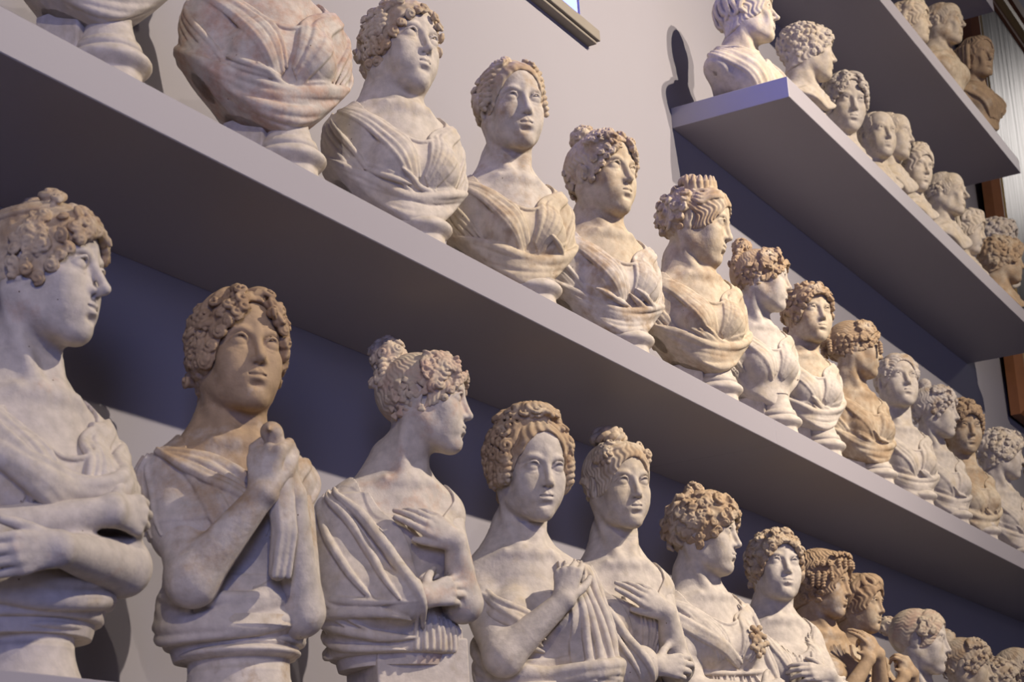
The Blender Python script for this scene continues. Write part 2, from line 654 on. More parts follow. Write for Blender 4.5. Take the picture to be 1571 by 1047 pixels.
# ------------------------------------------------------------------ torso, drapery
def torso(S, fr, hf, sw=.145, bust=1.0, low=-.42, male=False, stump=None, neck=1.0, slope=0.0):
    """fr sits at the pit of the neck, hf is the head frame"""
    S.fr = fr
    S.ell((0, .025, -.130), (.126 - .62 * max(0, .145 - sw), .096, .155), .03)
    S.ell((0, .020, -.300), (.100, .088, .150), .06)
    if low < -.36:
        S.ell((0, .020, low + .02), (.118, .100, .12), .06)
    for sx in (-1, 1):
        S.tube([(sx * .05, .030, -.045 - slope), (sx * sw, .025, -.078 - slope)], [.052, .045], .06)
        S.tube([(sx * .015, .045, .060), (sx * sw * .50, .038, -.012), (sx * sw * .86, .028, -.058 - slope)], [.036, .034, .032], .055)
        S.tube([(sx * .014, -.046, -.014), (sx * sw * .5, -.042, -.012), (sx * sw * .86, -.008, -.046 - slope)], [.0055, .0045, .004], .03)
        if bust:
            S.ell((sx * .056, -.064, -.168), (.053 * bust, .050 * bust, .056 * bust), .045)
        else:
            S.ell((sx * .06, -.050, -.10), (.065, .040, .055), .04)
    if stump:
        for sx in (-1, 1):
            S.tube([(sx * (sw + .004), .025, -.080 - slope), (sx * (sw + .024), .022, -stump)], [.048, .045], .04)
    # neck
    a = [fr.pt((0, .030, -.05)), fr.pt((0, .030, .012)), hf.pt((0, .034, -.105)), hf.pt((0, .018, -.055))]
    S.fr = Frame()
    nr = np.array([.062, .051, .047, .048]) * neck * fr.k
    S.tube(a, nr, .05 * fr.k)
    for sx in (-1, 1):
        S.tube([hf.pt((sx * .056, .028, -.045)), (hf.pt((sx * .050, .0, -.09)) + fr.pt((sx * .040, -.012, .04))) / 2, fr.pt((sx * .016, -.043, -.012))],
               np.array([.010, .009, .006]) * fr.k, .026 * fr.k)
    S.fr = fr


class Cloth:
    def __init__(s, base, fr, off=.007):
        s.B, s.fr, s.off = base, fr, off
        s.D = Field(base.lo, base.lo + base.h, base.h)
        s.D.n, s.D.ax = base.n, base.ax
        s.D.F = np.full_like(base.F, 1.0)
        s.T = Field(base.lo, base.lo + base.h, base.h)
        s.T.n, s.T.ax, s.T.F = base.n, base.ax, base.F
        X, Y, Z = base.grid()
        X, Y, Z = X - f32(fr.o[0]), Y - f32(fr.o[1]), Z - f32(fr.o[2])
        R = fr.R.astype(f32) / f32(fr.k)
        s.x = X * R[0, 0] + Y * R[1, 0] + Z * R[2, 0]
        s.y = X * R[0, 1] + Y * R[1, 1] + Z * R[2, 1]
        s.z = X * R[0, 2] + Y * R[1, 2] + Z * R[2, 2]

    def th(s):
        return np.degrees(np.arctan2(s.x, -(s.y - f32(.015))))

    def cover(s, mask, off=None, k=.003):
        off = (s.off if off is None else off) * s.fr.k
        L = -smin(-(s.B.F - f32(off)), -np.broadcast_to((mask * f32(s.fr.k)).astype(f32), s.B.F.shape), k)
        s.D.F = smin(s.D.F, L, .005)
        s.T.F = np.minimum(s.T.F, s.D.F)

    def on(s, pts, lift=0.0, field=None):
        """points (angle, z) laid on the body surface"""
        P = np.asarray(pts, float)
        a = np.radians(P[:, 0])
        d = np.stack([np.sin(a), -np.cos(a), 0 * a], 1) @ s.fr.R.T
        o = np.stack([0 * a, 0 * a + .015, P[:, 1]], 1) * s.fr.k @ s.fr.R.T + s.fr.o
        return (field or s.T).shoot(o, d, .34 * s.fr.k, lift * s.fr.k)

    def fold(s, pts, r=.009, lift=None, n=16, k=None, e=(.35, .35), field=None):
        lift = r * .42
        k = r * .34
        C = crom(pts, n)
        P = s.on(C, lift, field)
        for _ in range(2):
            P[1:-1] = (P[:-2] + 2 * P[1:-1] + P[2:]) / 4
        s.D.fr = Frame()
        s.D.tube(P, taper(n, r * s.fr.k, *e), k * s.fr.k)

    def fan(s, A, B, count, r=.008, lift=.003, jit=0.0, rng=None, e=(.5, .35), **kw):
        """n folds swept from curve A to curve B (same number of control points)"""
        A, B = np.asarray(A, float), np.asarray(B, float)
        rng = rng or random.Random(3)
        for i in range(count):
            u = (i + .5 + rng.uniform(-jit, jit)) / count
            s.fold(A * (1 - u) + B * u, r * rng.uniform(.75, 1.2), lift, e=e, **kw)

    def jf(s, pts, rng, r=.009, lift=.004, jt=3.0, jz=.006, **kw):
        s.fold([(a + rng.uniform(-jt, jt), z + rng.uniform(-jz, jz)) for a, z in pts], r * rng.uniform(.8, 1.2), lift, **kw)

    def swag(s, A, B, count, rng, sag=.05, spreadA=.03, spreadB=.03, r=.011, lift=.005, n=22, **kw):
        """folds hanging between two gathering places A and B given as (angle, z)"""
        for i in range(count):
            u = (i + .5) / count - .5
            a = (A[0] + rng.uniform(-3, 3), A[1] + 2 * u * spreadA)
            b = (B[0] + rng.uniform(-3, 3), B[1] + 2 * u * spreadB)
            g = sag * (1 - u * .9) * rng.uniform(.85, 1.15)
            m = [(a[0] + (b[0] - a[0]) * t, a[1] + (b[1] - a[1]) * t - g * 4 * t * (1 - t)) for t in (0, .2, .4, .6, .8, 1)]
            s.fold(m, r * rng.uniform(.75, 1.25), lift, n, **kw)

    def edge(s, f, t0, t1, r=.006, lift=.006, m=14, **kw):
        """rolled hem along z = f(angle)"""
        s.fold([(t0 + (t1 - t0) * i / (m - 1), f(t0 + (t1 - t0) * i / (m - 1))) for i in range(m)], r, lift, 3 * m, e=(.8, .8), **kw)


def scoop(c, depth=.12, half=.105, top=-.03, back=-.02):
    """neckline: low in front, rising to the shoulders"""
    x2 = np.minimum((c.x / half) ** 2, 1.0)
    zn = -depth + (depth + top) * x2
    zn = np.where(c.y > .01, back, zn)
    zn = np.where(np.abs(c.x) > half, .05, zn)
    return c.z - zn
# ------------------------------------------------------------------ materials
def nodes_of(name):
    m = bpy.data.materials.new(name)
    m.use_nodes = True
    return m, m.node_tree, m.node_tree.nodes['Principled BSDF']


def nd(nt, kind, **kw):
    n = nt.nodes.new(kind)
    for a, v in kw.items():
        setattr(n, a, v)
    return n


PLASTER = {}
WHITE, CREAM, TAN, BROWN, PINK = (.530, .475, .410), (.510, .430, .318), (.375, .268, .165), (.245, .158, .092), (.46, .32, .24)


def plaster(base, stain, amount=.35, scale=14, grad=None, rough=.75, bump=.25):
    """aged plaster: base colour, blotches of stain, specks; grad=(z0, z1) lets the patina run down from the top of the cast"""
    key = (base, stain, amount, scale, grad, rough, bump)
    if key in PLASTER:
        return PLASTER[key]
    m, nt, p = nodes_of('aged_plaster')
    L = nt.links.new
    tc = nd(nt, 'ShaderNodeTexCoord')
    n1 = nd(nt, 'ShaderNodeTexNoise')
    n1.inputs['Scale'].default_value = scale
    n1.inputs['Detail'].default_value = 6
    n1.inputs['Roughness'].default_value = .65
    L(tc.outputs['Object'], n1.inputs['Vector'])
    src = n1.outputs['Fac']
    if grad:
        sx = nd(nt, 'ShaderNodeSeparateXYZ')
        L(tc.outputs['Object'], sx.inputs[0])
        mr = nd(nt, 'ShaderNodeMapRange')
        mr.inputs['From Min'].default_value = grad[0]
        mr.inputs['From Max'].default_value = grad[1]
        mr.inputs['To Min'].default_value = -.28
        mr.inputs['To Max'].default_value = .22
        L(sx.outputs['Z'], mr.inputs['Value'])
        ad = nd(nt, 'ShaderNodeMath', operation='ADD')
        L(src, ad.inputs[0])
        L(mr.outputs[0], ad.inputs[1])
        src = ad.outputs[0]
    cr = nd(nt, 'ShaderNodeMapRange')
    cr.inputs['From Min'].default_value = .68 - amount * .55
    cr.inputs['From Max'].default_value = .86 - amount * .45
    L(src, cr.inputs['Value'])
    mx = nd(nt, 'ShaderNodeMix', data_type='RGBA')
    mx.inputs['A'].default_value = (*base, 1)
    mx.inputs['B'].default_value = (*stain, 1)
    L(cr.outputs[0], mx.inputs['Factor'])
    n2 = nd(nt, 'ShaderNodeTexNoise')
    n2.inputs['Scale'].default_value = 55
    n2.inputs['Detail'].default_value = 5
    L(tc.outputs['Object'], n2.inputs['Vector'])
    c2 = nd(nt, 'ShaderNodeMapRange')
    c2.inputs['From Min'].default_value = .3
    c2.inputs['From Max'].default_value = .75
    c2.inputs['To Min'].default_value = 1.08
    c2.inputs['To Max'].default_value = .80
    L(n2.outputs['Fac'], c2.inputs['Value'])
    mu = nd(nt, 'ShaderNodeMix', data_type='RGBA', blend_type='MULTIPLY')
    mu.inputs['Factor'].default_value = 1
    L(mx.outputs['Result'], mu.inputs['A'])
    L(c2.outputs[0], mu.inputs['B'])
    vo = nd(nt, 'ShaderNodeTexVoronoi')
    vo.inputs['Scale'].default_value = 34
    L(tc.outputs['Object'], vo.inputs['Vector'])
    sp = nd(nt, 'ShaderNodeMath', operation='LESS_THAN')
    sp.inputs[1].default_value = .045
    L(vo.outputs['Distance'], sp.inputs[0])
    sepc = nd(nt, 'ShaderNodeSeparateColor')
    L(vo.outputs['Color'], sepc.inputs[0])
    gt = nd(nt, 'ShaderNodeMath', operation='GREATER_THAN')
    gt.inputs[1].default_value = .72
    L(sepc.outputs[0], gt.inputs[0])
    ml = nd(nt, 'ShaderNodeMath', operation='MULTIPLY')
    L(sp.outputs[0], ml.inputs[0])
    L(gt.outputs[0], ml.inputs[1])
    m3 = nd(nt, 'ShaderNodeMix', data_type='RGBA')
    m3.inputs['B'].default_value = (.13, .09, .06, 1)
    L(ml.outputs[0], m3.inputs['Factor'])
    L(mu.outputs['Result'], m3.inputs['A'])
    L(m3.outputs['Result'], p.inputs['Base Color'])
    p.inputs['Roughness'].default_value = rough
    p.inputs['Specular IOR Level'].default_value = .22
    n3 = nd(nt, 'ShaderNodeTexNoise')
    n3.inputs['Scale'].default_value = 120
    n3.inputs['Detail'].default_value = 4
    L(tc.outputs['Object'], n3.inputs['Vector'])
    ad2 = nd(nt, 'ShaderNodeMath', operation='ADD')
    L(n3.outputs['Fac'], ad2.inputs[0])
    L(n1.outputs['Fac'], ad2.inputs[1])
    bp = nd(nt, 'ShaderNodeBump')
    bp.inputs['Strength'].default_value = bump
    bp.inputs['Distance'].default_value = .004
    L(ad2.outputs[0], bp.inputs['Height'])
    L(bp.outputs[0], p.inputs['Normal'])
    PLASTER[key] = m
    return m


def paint(name, col, rough=.6, var=.05, scale=3, bump=.04):
    m, nt, p = nodes_of(name)
    L = nt.links.new
    tc = nd(nt, 'ShaderNodeTexCoord')
    n = nd(nt, 'ShaderNodeTexNoise')
    n.inputs['Scale'].default_value = scale
    n.inputs['Detail'].default_value = 5
    L(tc.outputs['Object'], n.inputs['Vector'])
    mx = nd(nt, 'ShaderNodeMix', data_type='RGBA')
    mx.inputs['A'].default_value = (*[c * (1 - var) for c in col], 1)
    mx.inputs['B'].default_value = (*[min(1, c * (1 + var)) for c in col], 1)
    L(n.outputs['Fac'], mx.inputs['Factor'])
    L(mx.outputs['Result'], p.inputs['Base Color'])
    p.inputs['Roughness'].default_value = rough
    n2 = nd(nt, 'ShaderNodeTexNoise')
    n2.inputs['Scale'].default_value = 260
    L(tc.outputs['Object'], n2.inputs['Vector'])
    b = nd(nt, 'ShaderNodeBump')
    b.inputs['Strength'].default_value = bump
    b.inputs['Distance'].default_value = .002
    L(n2.outputs['Fac'], b.inputs['Height'])
    L(b.outputs[0], p.inputs['Normal'])
    return m


# ------------------------------------------------------------------ hard-surface helpers
def bm_obj(name, bm, mat, parent=None, smooth=False, mods=None):
    me = bpy.data.meshes.new(name)
    bmesh.ops.recalc_face_normals(bm, faces=bm.faces)
    bm.to_mesh(me)
    bm.free()
    me.materials.append(mat)
    if smooth:
        me.polygons.foreach_set('use_smooth', np.full(len(me.polygons), True))
    o = bpy.data.objects.new(name, me)
    scene.collection.objects.link(o)
    if parent:
        o.parent = parent
    return o


def bm_box(bm, lo, hi, bev=0.0, seg=2, M=None):
    lo, hi = Vector(lo), Vector(hi)
    r = bmesh.ops.create_cube(bm, size=1)
    vs = r['verts']
    for v in vs:
        v.co = Vector(((v.co.x + .5) * (hi.x - lo.x) + lo.x, (v.co.y + .5) * (hi.y - lo.y) + lo.y, (v.co.z + .5) * (hi.z - lo.z) + lo.z))
    if M is not None:
        for v in vs:
            v.co = M @ v.co
    if bev:
        es = list({e for v in vs for e in v.link_edges})
        bmesh.ops.bevel(bm, geom=es, offset=bev, segments=seg, profile=.5, affect='EDGES')
    return bm


def bm_lathe(bm, prof, c=(0, 0), n=48):
    rings = []
    for r, z in prof:
        rings.append([bm.verts.new((c[0] + r * math.cos(6.28318 * i / n), c[1] + r * math.sin(6.28318 * i / n), z)) for i in range(n)])
    for a, b in zip(rings[:-1], rings[1:]):
        for i in range(n):
            bm.faces.new((a[i], a[(i + 1) % n], b[(i + 1) % n], b[i]))
    bm.faces.new(rings[0][::-1])
    bm.faces.new(rings[-1])
    return bm


def moulding(*parts):
    """profile from (kind, r0, z0, r1, z1) pieces"""
    out = []
    for kind, r0, z0, r1, z1 in parts:
        m = 10 if kind != 'line' else 2
        for i in range(m):
            t = i / (m - 1)
            if kind == 'line':
                r, z = r0 + (r1 - r0) * t, z0 + (z1 - z0) * t
            elif kind == 'torus':       # half round bulging outwards by r1 - r0 at mid height
                r, z = r0 + (r1 - r0) * math.sin(math.pi * t), z0 + (z1 - z0) * t
            else:                        # scotia: hollow curve
                r = r0 + (r1 - r0) * (1 - math.cos(t * math.pi / 2)) if r1 > r0 else r1 + (r0 - r1) * (1 - math.sin(t * math.pi / 2))
                z = z0 + (z1 - z0) * t
            out.append((r, z))
    return out


# ------------------------------------------------------------------ a bust
class Bust:
    made = []

    def __init__(s, name, label, group, cat, pos, k, zs, hpos, hrot, trot=(0, 0, 0), hk=1.0, h=.0026, pit=(0, 0), seed=1, depth=.24, width=.30, zlo=.04):
        s.k, s.h, s.seed = k, h, seed
        Bust.made.append(s)
        s.rng = random.Random(seed)
        r = bpy.data.objects.new(name, None)
        r.empty_display_size = .05
        scene.collection.objects.link(r)
        r.location = pos
        r['label'], r['category'], r['group'] = label, cat, group
        s.root = r
        s.fr = Frame((pit[0], pit[1], zs), rot(*trot), k)
        s.hf = Frame(s.fr.pt(hpos), rot(*hrot), k * hk)
        top = s.hf.o[2] + .17 * k * hk
        s.S = Field((pit[0] - width * k, pit[1] - depth * k - .02, zlo), (pit[0] + width * k, pit[1] + .19 * k, top), h)
        s.S.fr = s.fr
        s.c = None

    def torso(s, **kw):
        torso(s.S, s.fr, s.hf, **kw)

    def cut(s, f):
        """carve away below the surface f(x, y) >= z (torso space)"""
        c = Cloth(s.S, s.fr) if s.c is None else s.c
        d = (f(c.x, c.y) - c.z) * f32(s.k)
        s.S.F = -smin(-s.S.F, -np.broadcast_to(d.astype(f32), s.S.F.shape), .012)

    def cloth(s, off=.007):
        s.c = Cloth(s.S, s.fr, off)
        return s.c

    def head(s, **kw):
        head(s.S, s.hf, **kw)
        s.S.fr = s.fr

    def finish(s, mat, hair=None, hair_mat=None, cloth_mat=None, cutf=None, hair_name='hair', cloth_name='drapery'):
        s.fig = link_mesh('figure', *s.S.mesh(), mat, s.root)
        if s.c is not None:
            if cutf is not None:
                d = (cutf(s.c.x, s.c.y) - s.c.z) * f32(s.k)
                s.c.D.F = -smin(-s.c.D.F, -np.broadcast_to(d.astype(f32), s.c.D.F.shape), .008)
            link_mesh(cloth_name, *s.c.D.mesh(), cloth_mat or mat, s.root)
        if hair is not None:
            V, Q = hair.done()
            V = (V * s.hf.k) @ s.hf.R.T + s.hf.o
            link_mesh(hair_name, V, Q, hair_mat or mat, s.root)
        s.c = None
        s.S = None

    def round_socle(s, mat, r=.075, z=.13, c=(0, 0)):
        bm = bmesh.new()
        k = r
        bm_lathe(bm, moulding(('line', k * 1.02, 0, k * 1.02, z * .05), ('hollow', k * 1.02, z * .05, k * .84, z * .5), ('line', k * .84, z * .5, k * .84, z * .62),
                              ('torus', k * .86, z * .62, k * 1.03, z * .78), ('line', k * .9, z * .79, k * .9, z * .84), ('hollow', k * .9, z * .84, k * 1.12, z * .99), ('line', k * 1.12, z * .99, k * 1.1, z * 1.12)), c)
        return bm_obj('socle', bm, mat, s.root, True)

    def pier_socle(s, mat, top=.2, r=.066, c=(0, -.012), pw=.05, py=(.0, .075), foot=.075):
        """round moulded foot with a square pier rising behind it"""
        bm = bmesh.new()
        bm_lathe(bm, moulding(('line', r * .95, 0, r * .95, foot * .18), ('hollow', r * .95, foot * .18, r * .8, foot * .5), ('torus', r * .82, foot * .52, r * 1.05, foot * .85),
                              ('line', r * .85, foot * .86, r * .78, foot), ('hollow', r * .72, foot, r * .55, foot * 1.5), ('line', r * .55, foot * 1.5, r * .6, top)), c)
        o = bm_obj('socle', bm, mat, s.root, True)
        bm = bmesh.new()
        bm_box(bm, (c[0] - pw, c[1] + py[0], 0), (c[0] + pw, c[1] + py[1], top), .004)
        bm_obj('rear_support', bm, mat, s.root)
        return o
# ------------------------------------------------------------------ hair dressings
def hair_banded(seed, h):
    H = Hair(seed, h)
    H.cap(.007, .064, .082, pole=(180, 25), n=26, amp=.0008)
    H.band(14, .050, .0055, .010, 3)
    H.fringe(2, 178, 17, (.009, .0125), .005, .062, .066, rows=3, step=.014)
    for sx in (-1, 1):
        H.zone((*sorted((sx * 58, sx * 80)),), (0, 44), 16, (.009, .0125), .006)
    for az, el, r in ((-25, 80, .021), (150, 76, .019), (25, 66, .012), (-40, 62, .011), (170, 62, .012)):
        p, d = H.at(az, el)
        H.blob(p + d * .012, r * .8)
        H.snail(p + d * .016, d + np.array([-.6, 0, 0]), r, 1.6)
    H.zone((120, 240), (-20, 30), 18, (.010, .014), .002, 'tuft')
    return H


def hair_cropped_curls(seed, h):
    H = Hair(seed, h)
    H.cap(.012, .066, .088, nape=-.06, pole=(180, 70), n=24, ears=False)
    H.zone((-180, 180), (46, 88), 30, (.012, .017), .006, 'tuft')
    for sx in (-1, 1):
        H.zone((*sorted((sx * 92, sx * 178)),), (-40, 50), 30, (.013, .018), .004, 'tuft')
        H.zone((*sorted((sx * 60, sx * 98)),), (-30, 46), 22, (.012, .0165), .008)
        H.lock([(sx * 6, 78, .006), (sx * 14, 66, .016), (sx * 22, 54, .020), (sx * 18, 44, .016)], .0095, 3, .003, 1, 18, .014)
        H.lock([(sx * 10, 82, .008), (sx * 38, 66, .018), (sx * 48, 50, .020), (sx * 50, 38, .016)], .0095, 3, .003, 1.3, 18, .014)
        H.lock([(sx * 26, 82, .008), (sx * 60, 60, .018), (sx * 66, 42, .020), (sx * 62, 26, .016)], .0095, 3, .004, 1.5, 18, .014)
    H.fringe(-6, 186, 17, (.011, .015), .006, .064, .070, rows=2, step=.016, skip=(76, 104))
    return H


def hair_high_bun(seed, h, bun=.037, temple=.0115, el=54, dist=.016, count=18):
    H = Hair(seed, h)
    H.cap(.006, .064, .078, pole=(180, el), n=40, amp=.0008, warp=.5)
    H.bun(180, el, dist, bun, count, (.011, .015))
    H.zone((150, 210), (el - 40, el - 8), 12, (.011, .015), .006)
    for sx in (-1, 1):
        H.zone((*sorted((sx * 30, sx * 76)),), (22, 56), 20, (temple * .9, temple * 1.25), .008)
        H.zone((*sorted((sx * 52, sx * 74)),), (4, 30), 9, (temple * .9, temple * 1.2), .008)
        H.zone((*sorted((sx * 76, sx * 150)),), (-42, 14), 22, (.009, .013), .002, 'tuft')
    H.fringe(16, 164, 15, (.009, .012), .004, .061, .066)
    for a in (-28, 0, 28, 150):
        q, e = H.at(180 + a, el - 14)
        H.ringlet(q + e * .020, (0, -.1, -1), .050, .010)
    return H


def hair_full_curls(seed, h):
    """a centre parting with waves, and a big crown of loose curls"""
    H = Hair(seed, h)
    H.cap(.007, .066, .086, nape=-.06, pole=(0, 80), n=20, ears=False)
    for sx in (-1, 1):
        for j, e in enumerate((74, 66)):
            H.lock([(sx * 2, e + 4, .004), (sx * 14, e + 1, .008), (sx * 28, e - 4, .011), (sx * 42, e - 12, .013)], .0052, 3, .004, 1.4, 20)
        for j in range(4):
            a0, e0 = 30 + j * 7, 62 - j * 3
            H.lock([(sx * a0, e0, .008), (sx * (a0 + 12), e0 - 14, .013), (sx * (51 + j * 5), 30, .013), (sx * (55 + j * 5), 12, .013), (sx * (52 + j * 5), -6 + j * 2, .011)], .0062, 3, .0055, 2.2, 28, .009)
        H.zone((*sorted((sx * 56, sx * 104)),), (-34, 56), 34, (.014, .019), .016, turns=1.3)
        H.zone((*sorted((sx * 104, sx * 178)),), (-38, 60), 26, (.014, .019), .010, turns=1.2)
        for az, z in ((54, 6), (62, 2), (72, 0), (84, -4)):
            p, d = H.at(sx * az, z)
            H.ringlet(p + d * .014, (sx * .05, -.05, -1), .056, .012)
    for i, az in enumerate((-60, -36, -12, 12, 36, 60)):
        H.lock([(az * .5, 88, .012), (az * .8, 78, .034), (az, 68, .040), (az * 1.05, 60, .026)], .010, 3, .004, 1, 16, .015)
    H.zone((-80, 80), (64, 86), 10, (.017, .022), .026, turns=1.2)
    H.zone((-64, 64), (62, 74), 12, (.014, .018), .020, turns=1.2)
    H.zone((90, 270), (56, 88), 14, (.017, .022), .020, turns=1.2)
    return H


def hair_braided_crown(seed, h):
    H = Hair(seed, h)
    H.cap(.008, .060, .069, pole=(180, 72), n=44, amp=.0012, warp=.4)
    p, d = H.at(180, 78)
    ax = unit(d + np.array([0, -.15, 0]))
    H.ring(p + d * .012, ax, .038, .0125, 9)
    H.ring(p + d * .030, ax, .031, .011, 8)
    H.blob(p + d * .016, (.036, .036, .028))
    for sx in (-1, 1):
        for e in (62, 56, 50, 44):
            H.lock([(sx * 3, e + 6, .003), (sx * 24, e + 2, .008), (sx * 46, e - 8, .010), (sx * 66, e - 16, .007)], .0052, 3, .003, 2, 18)
        H.zone((*sorted((sx * 40, sx * 66)),), (30, 54), 11, (.010, .014), .012)
        for az in (46, 54):
            q, e = H.at(sx * az, 40)
            H.ringlet(q + e * .016, (0, -.3, -1), .036, .010)
    H.zone((110, 250), (-30, 10), 12, (.009, .012), .002, 'tuft')
    return H


def hair_loose_top(seed, h):
    """soft swept hair with flat curls over the forehead and crown"""
    H = Hair(seed, h)
    H.cap(.012, .064, .074, pole=(180, 60), n=30, amp=.001, ears=False)
    H.zone((-80, 80), (40, 74), 26, (.013, .018), .004, turns=1.2)
    H.zone((-180, 180), (62, 88), 12, (.016, .022), .006, 'tuft')
    H.fringe(-4, 184, 15, (.011, .015), .005, .061, .062, rows=2)
    for sx in (-1, 1):
        H.zone((*sorted((sx * 50, sx * 100)),), (-4, 50), 18, (.012, .016), .005, turns=1.2)
        H.zone((*sorted((sx * 90, sx * 175)),), (-34, 56), 24, (.014, .020), .001, 'tuft')
    H.bun(180, 80, .006, .028, 9, (.012, .016))
    return H


def hair_curly(seed, h, r=.012, count=90, top=.072, lift=.012, kind='snail', low=-34, forehead=True):
    """curls all over"""
    H = Hair(seed, h)
    H.cap(.012, .066, top + .012, nape=-.06, pole=(180, 70), n=22, ears=False)
    n1 = int(count * .42)
    H.zone((-180, 180), (44, 88), n1, (r * .9, r * 1.3), lift * .6, kind)
    for sx in (-1, 1):
        H.zone((*sorted((sx * 62, sx * 180)),), (low, 46), int(count * .34), (r * .9, r * 1.3), lift * .6, kind)
    H.fringe(-8, 188, 17, (r * .85, r * 1.15), .005, .062, top - .004, rows=2)
    if forehead:
        p, d = H.at(4, 46)
        H.snail(p + d * .012, d, r * 1.3, 1.6)
    return H


def hair_smooth_cap_curls(seed, h):
    """smooth crown, open snail curls hanging round the face and down to the nape"""
    H = Hair(seed, h)
    H.cap(.007, .064, .080, nape=-.06, pole=(180, 75), n=34, amp=.0006, warp=.4, ears=False)
    H.fringe(4, 176, 12, (.010, .013), .006, .061, .066, skip=(84, 104))
    for sx in (-1, 1):
        H.zone((*sorted((sx * 34, sx * 70)),), (34, 60), 9, (.011, .014), .008)
        H.zone((*sorted((sx * 62, sx * 106)),), (-44, 42), 22, (.011, .0145), .008)
        for az, el in ((60, 28), (68, 22), (78, 14)):
            p, d = H.at(sx * az, el)
            H.ringlet(p + d * .010, (0, -.05, -1), .040, .011)
    H.zone((110, 250), (-46, 6), 20, (.010, .014), .004)
    return H


def hair_bowl(seed, h):
    """boyish hair: smooth strands from the crown ending in a ring of small ringlets"""
    H = Hair(seed, h)
    H.cap(.015, .058, .056, nape=-.07, pole=(180, 66), n=44, amp=.0015, ears=False)
    for i in range(13):
        az = -78 + i * 13
        p, d = H.at(az, 42 if abs(az) < 50 else 26)
        H.snail(p + d * .016, d, .0115, 1.6)
        p, d = H.at(az + 5, 32 if abs(az) < 50 else 8)
        H.ringlet(p + d * .014, (0, -.1, -1), .026, .0085)
    for sx in (-1, 1):
        H.zone((*sorted((sx * 60, sx * 178)),), (-48, 4), 24, (.010, .014), .012)
        for az in (62, 72, 84):
            p, d = H.at(sx * az, 2)
            H.ringlet(p + d * .014, (0, -.05, -1), .045, .009)
    return H


def hair_thick_locks(seed, h, fringe=34, n=26, r=.0085):
    """short heavy locks combed forward from the crown"""
    H = Hair(seed, h)
    H.cap(.012, .059, .058, nape=-.06, pole=(180, 62), n=26, ears=False)
    rng = H.rng
    for i in range(n):
        az = -180 + 360 * (i + .5) / n
        e1 = fringe if abs(az) < 60 else (10 if abs(az) < 90 else -30)
        H.lock([(az * .5 + (90 if az > 0 else -90) * .9 * (abs(az) > 90), 78, .006), (az, e1 + 26, .016), (az + rng.uniform(-8, 8), e1 + 10, .017), (az + rng.uniform(-14, 14), e1, .010)], r, 3, .003, 1.2, 16)
    return H


def hair_ringlets(seed, h):
    H = Hair(seed, h)
    H.cap(.006, .064, .078, pole=(180, 40), n=30, amp=.0007, warp=.5)
    H.band(15, .054, .0055, .008, 3)
    for sx in (-1, 1):
        for az, el, L in ((40, 50, .030), (50, 44, .055), (59, 40, .085), (67, 36, .092)):
            p, d = H.at(sx * az, el)
            H.ringlet(p + d * .012, (sx * .14, -.05, -1), L, .0130)
        H.zone((*sorted((sx * 26, sx * 62)),), (46, 60), 9, (.010, .013), .008)
        q, e = H.at(sx * 100, -6)
        H.blob(q + e * .002, (.015, .022, .026))
    H.zone((100, 260), (-24, 60), 30, (.013, .018), .001, 'tuft')
    H.bun(180, 40, .006, .030, 12, (.010, .014))
    return H


def hair_topknot(seed, h, el=66, R=.042, side=True):
    """swept up into a rough knot, clusters of small curls on the temples"""
    H = Hair(seed, h)
    H.cap(.007, .064, .080, pole=(180, el), n=36, amp=.0009, warp=.5)
    H.bun(180, el, .014, R, 30, (.009, .012))
    if side:
        H.zone((-70, -20), (36, 62), 24, (.009, .012), .010)
        H.zone((20, 70), (36, 62), 24, (.009, .012), .010)
        H.fringe(2, 178, 17, (.009, .012), .006, .061, .066, rows=2, step=.013, skip=(78, 102))
    H.zone((120, 240), (-40, 10), 14, (.010, .013), .002, 'tuft')
    return H


def hair_diadem(seed, h):
    """waved sides under a diadem of upright leaves and a flat knot"""
    H = Hair(seed, h)
    H.cap(.009, .061, .066, pole=(180, 50), n=40, amp=.0012, warp=1.2)
    for sx in (-1, 1):
        for e in (62, 54, 46, 38):
            H.lock([(sx * 3, e + 5, .004), (sx * 24, e + 2, .009), (sx * 48, e - 8, .011), (sx * 72, e - 14, .009), (sx * 92, e - 10, .005)], .0056, 3, .004, 2.6, 26)
    for i in range(13):
        az = -108 + i * 18
        p, d = H.at(az, 68 - abs(az) * .12)
        H.H.tube([p, p + d * .014 + np.array([0, .006, .008]), p + d * .018 + np.array([0, .008, .022])], [.011, .010, .005], .003)
    p, d = H.at(180, 78)
    H.ring(p + d * .016, d, .028, .0125, 7)
    H.blob(p + d * .018, (.027, .027, .020))
    H.zone((100, 260), (-34, 60), 40, (.012, .017), .004, turns=1.1)
    return H


def hair_smooth_parted(seed, h):
    H = Hair(seed, h)
    H.cap(.008, .061, .069, pole=(180, 10), n=36, amp=.001, warp=.6)
    for sx in (-1, 1):
        for e in (64, 57, 50, 43):
            H.lock([(sx * 3, e + 4, .004), (sx * 26, e, .009), (sx * 50, e - 10, .010), (sx * 76, e - 22, .006)], .006, 3, .003, 2, 18)
        H.zone((*sorted((sx * 44, sx * 74)),), (4, 36), 12, (.011, .014), .007)
    H.bun(180, 20, .010, .036, 12, (.011, .015))
    return H


def hair_balding(seed, h):
    """a thin fringe of hair round the sides and back"""
    H = Hair(seed, h)
    H.cap(.004, .061, .150, zc=.0, y0=-.02, nape=-.05, pole=(180, 80), n=40, amp=.0009)
    for sx in (-1, 1):
        H.zone((*sorted((sx * 84, sx * 178)),), (-24, 16), 20, (.010, .014), .001, 'tuft')
    return H


# ------------------------------------------------------------------ how the half figures and the cut busts are dressed
def flat_bottom(low):
    return lambda x, y: low + 0 * x


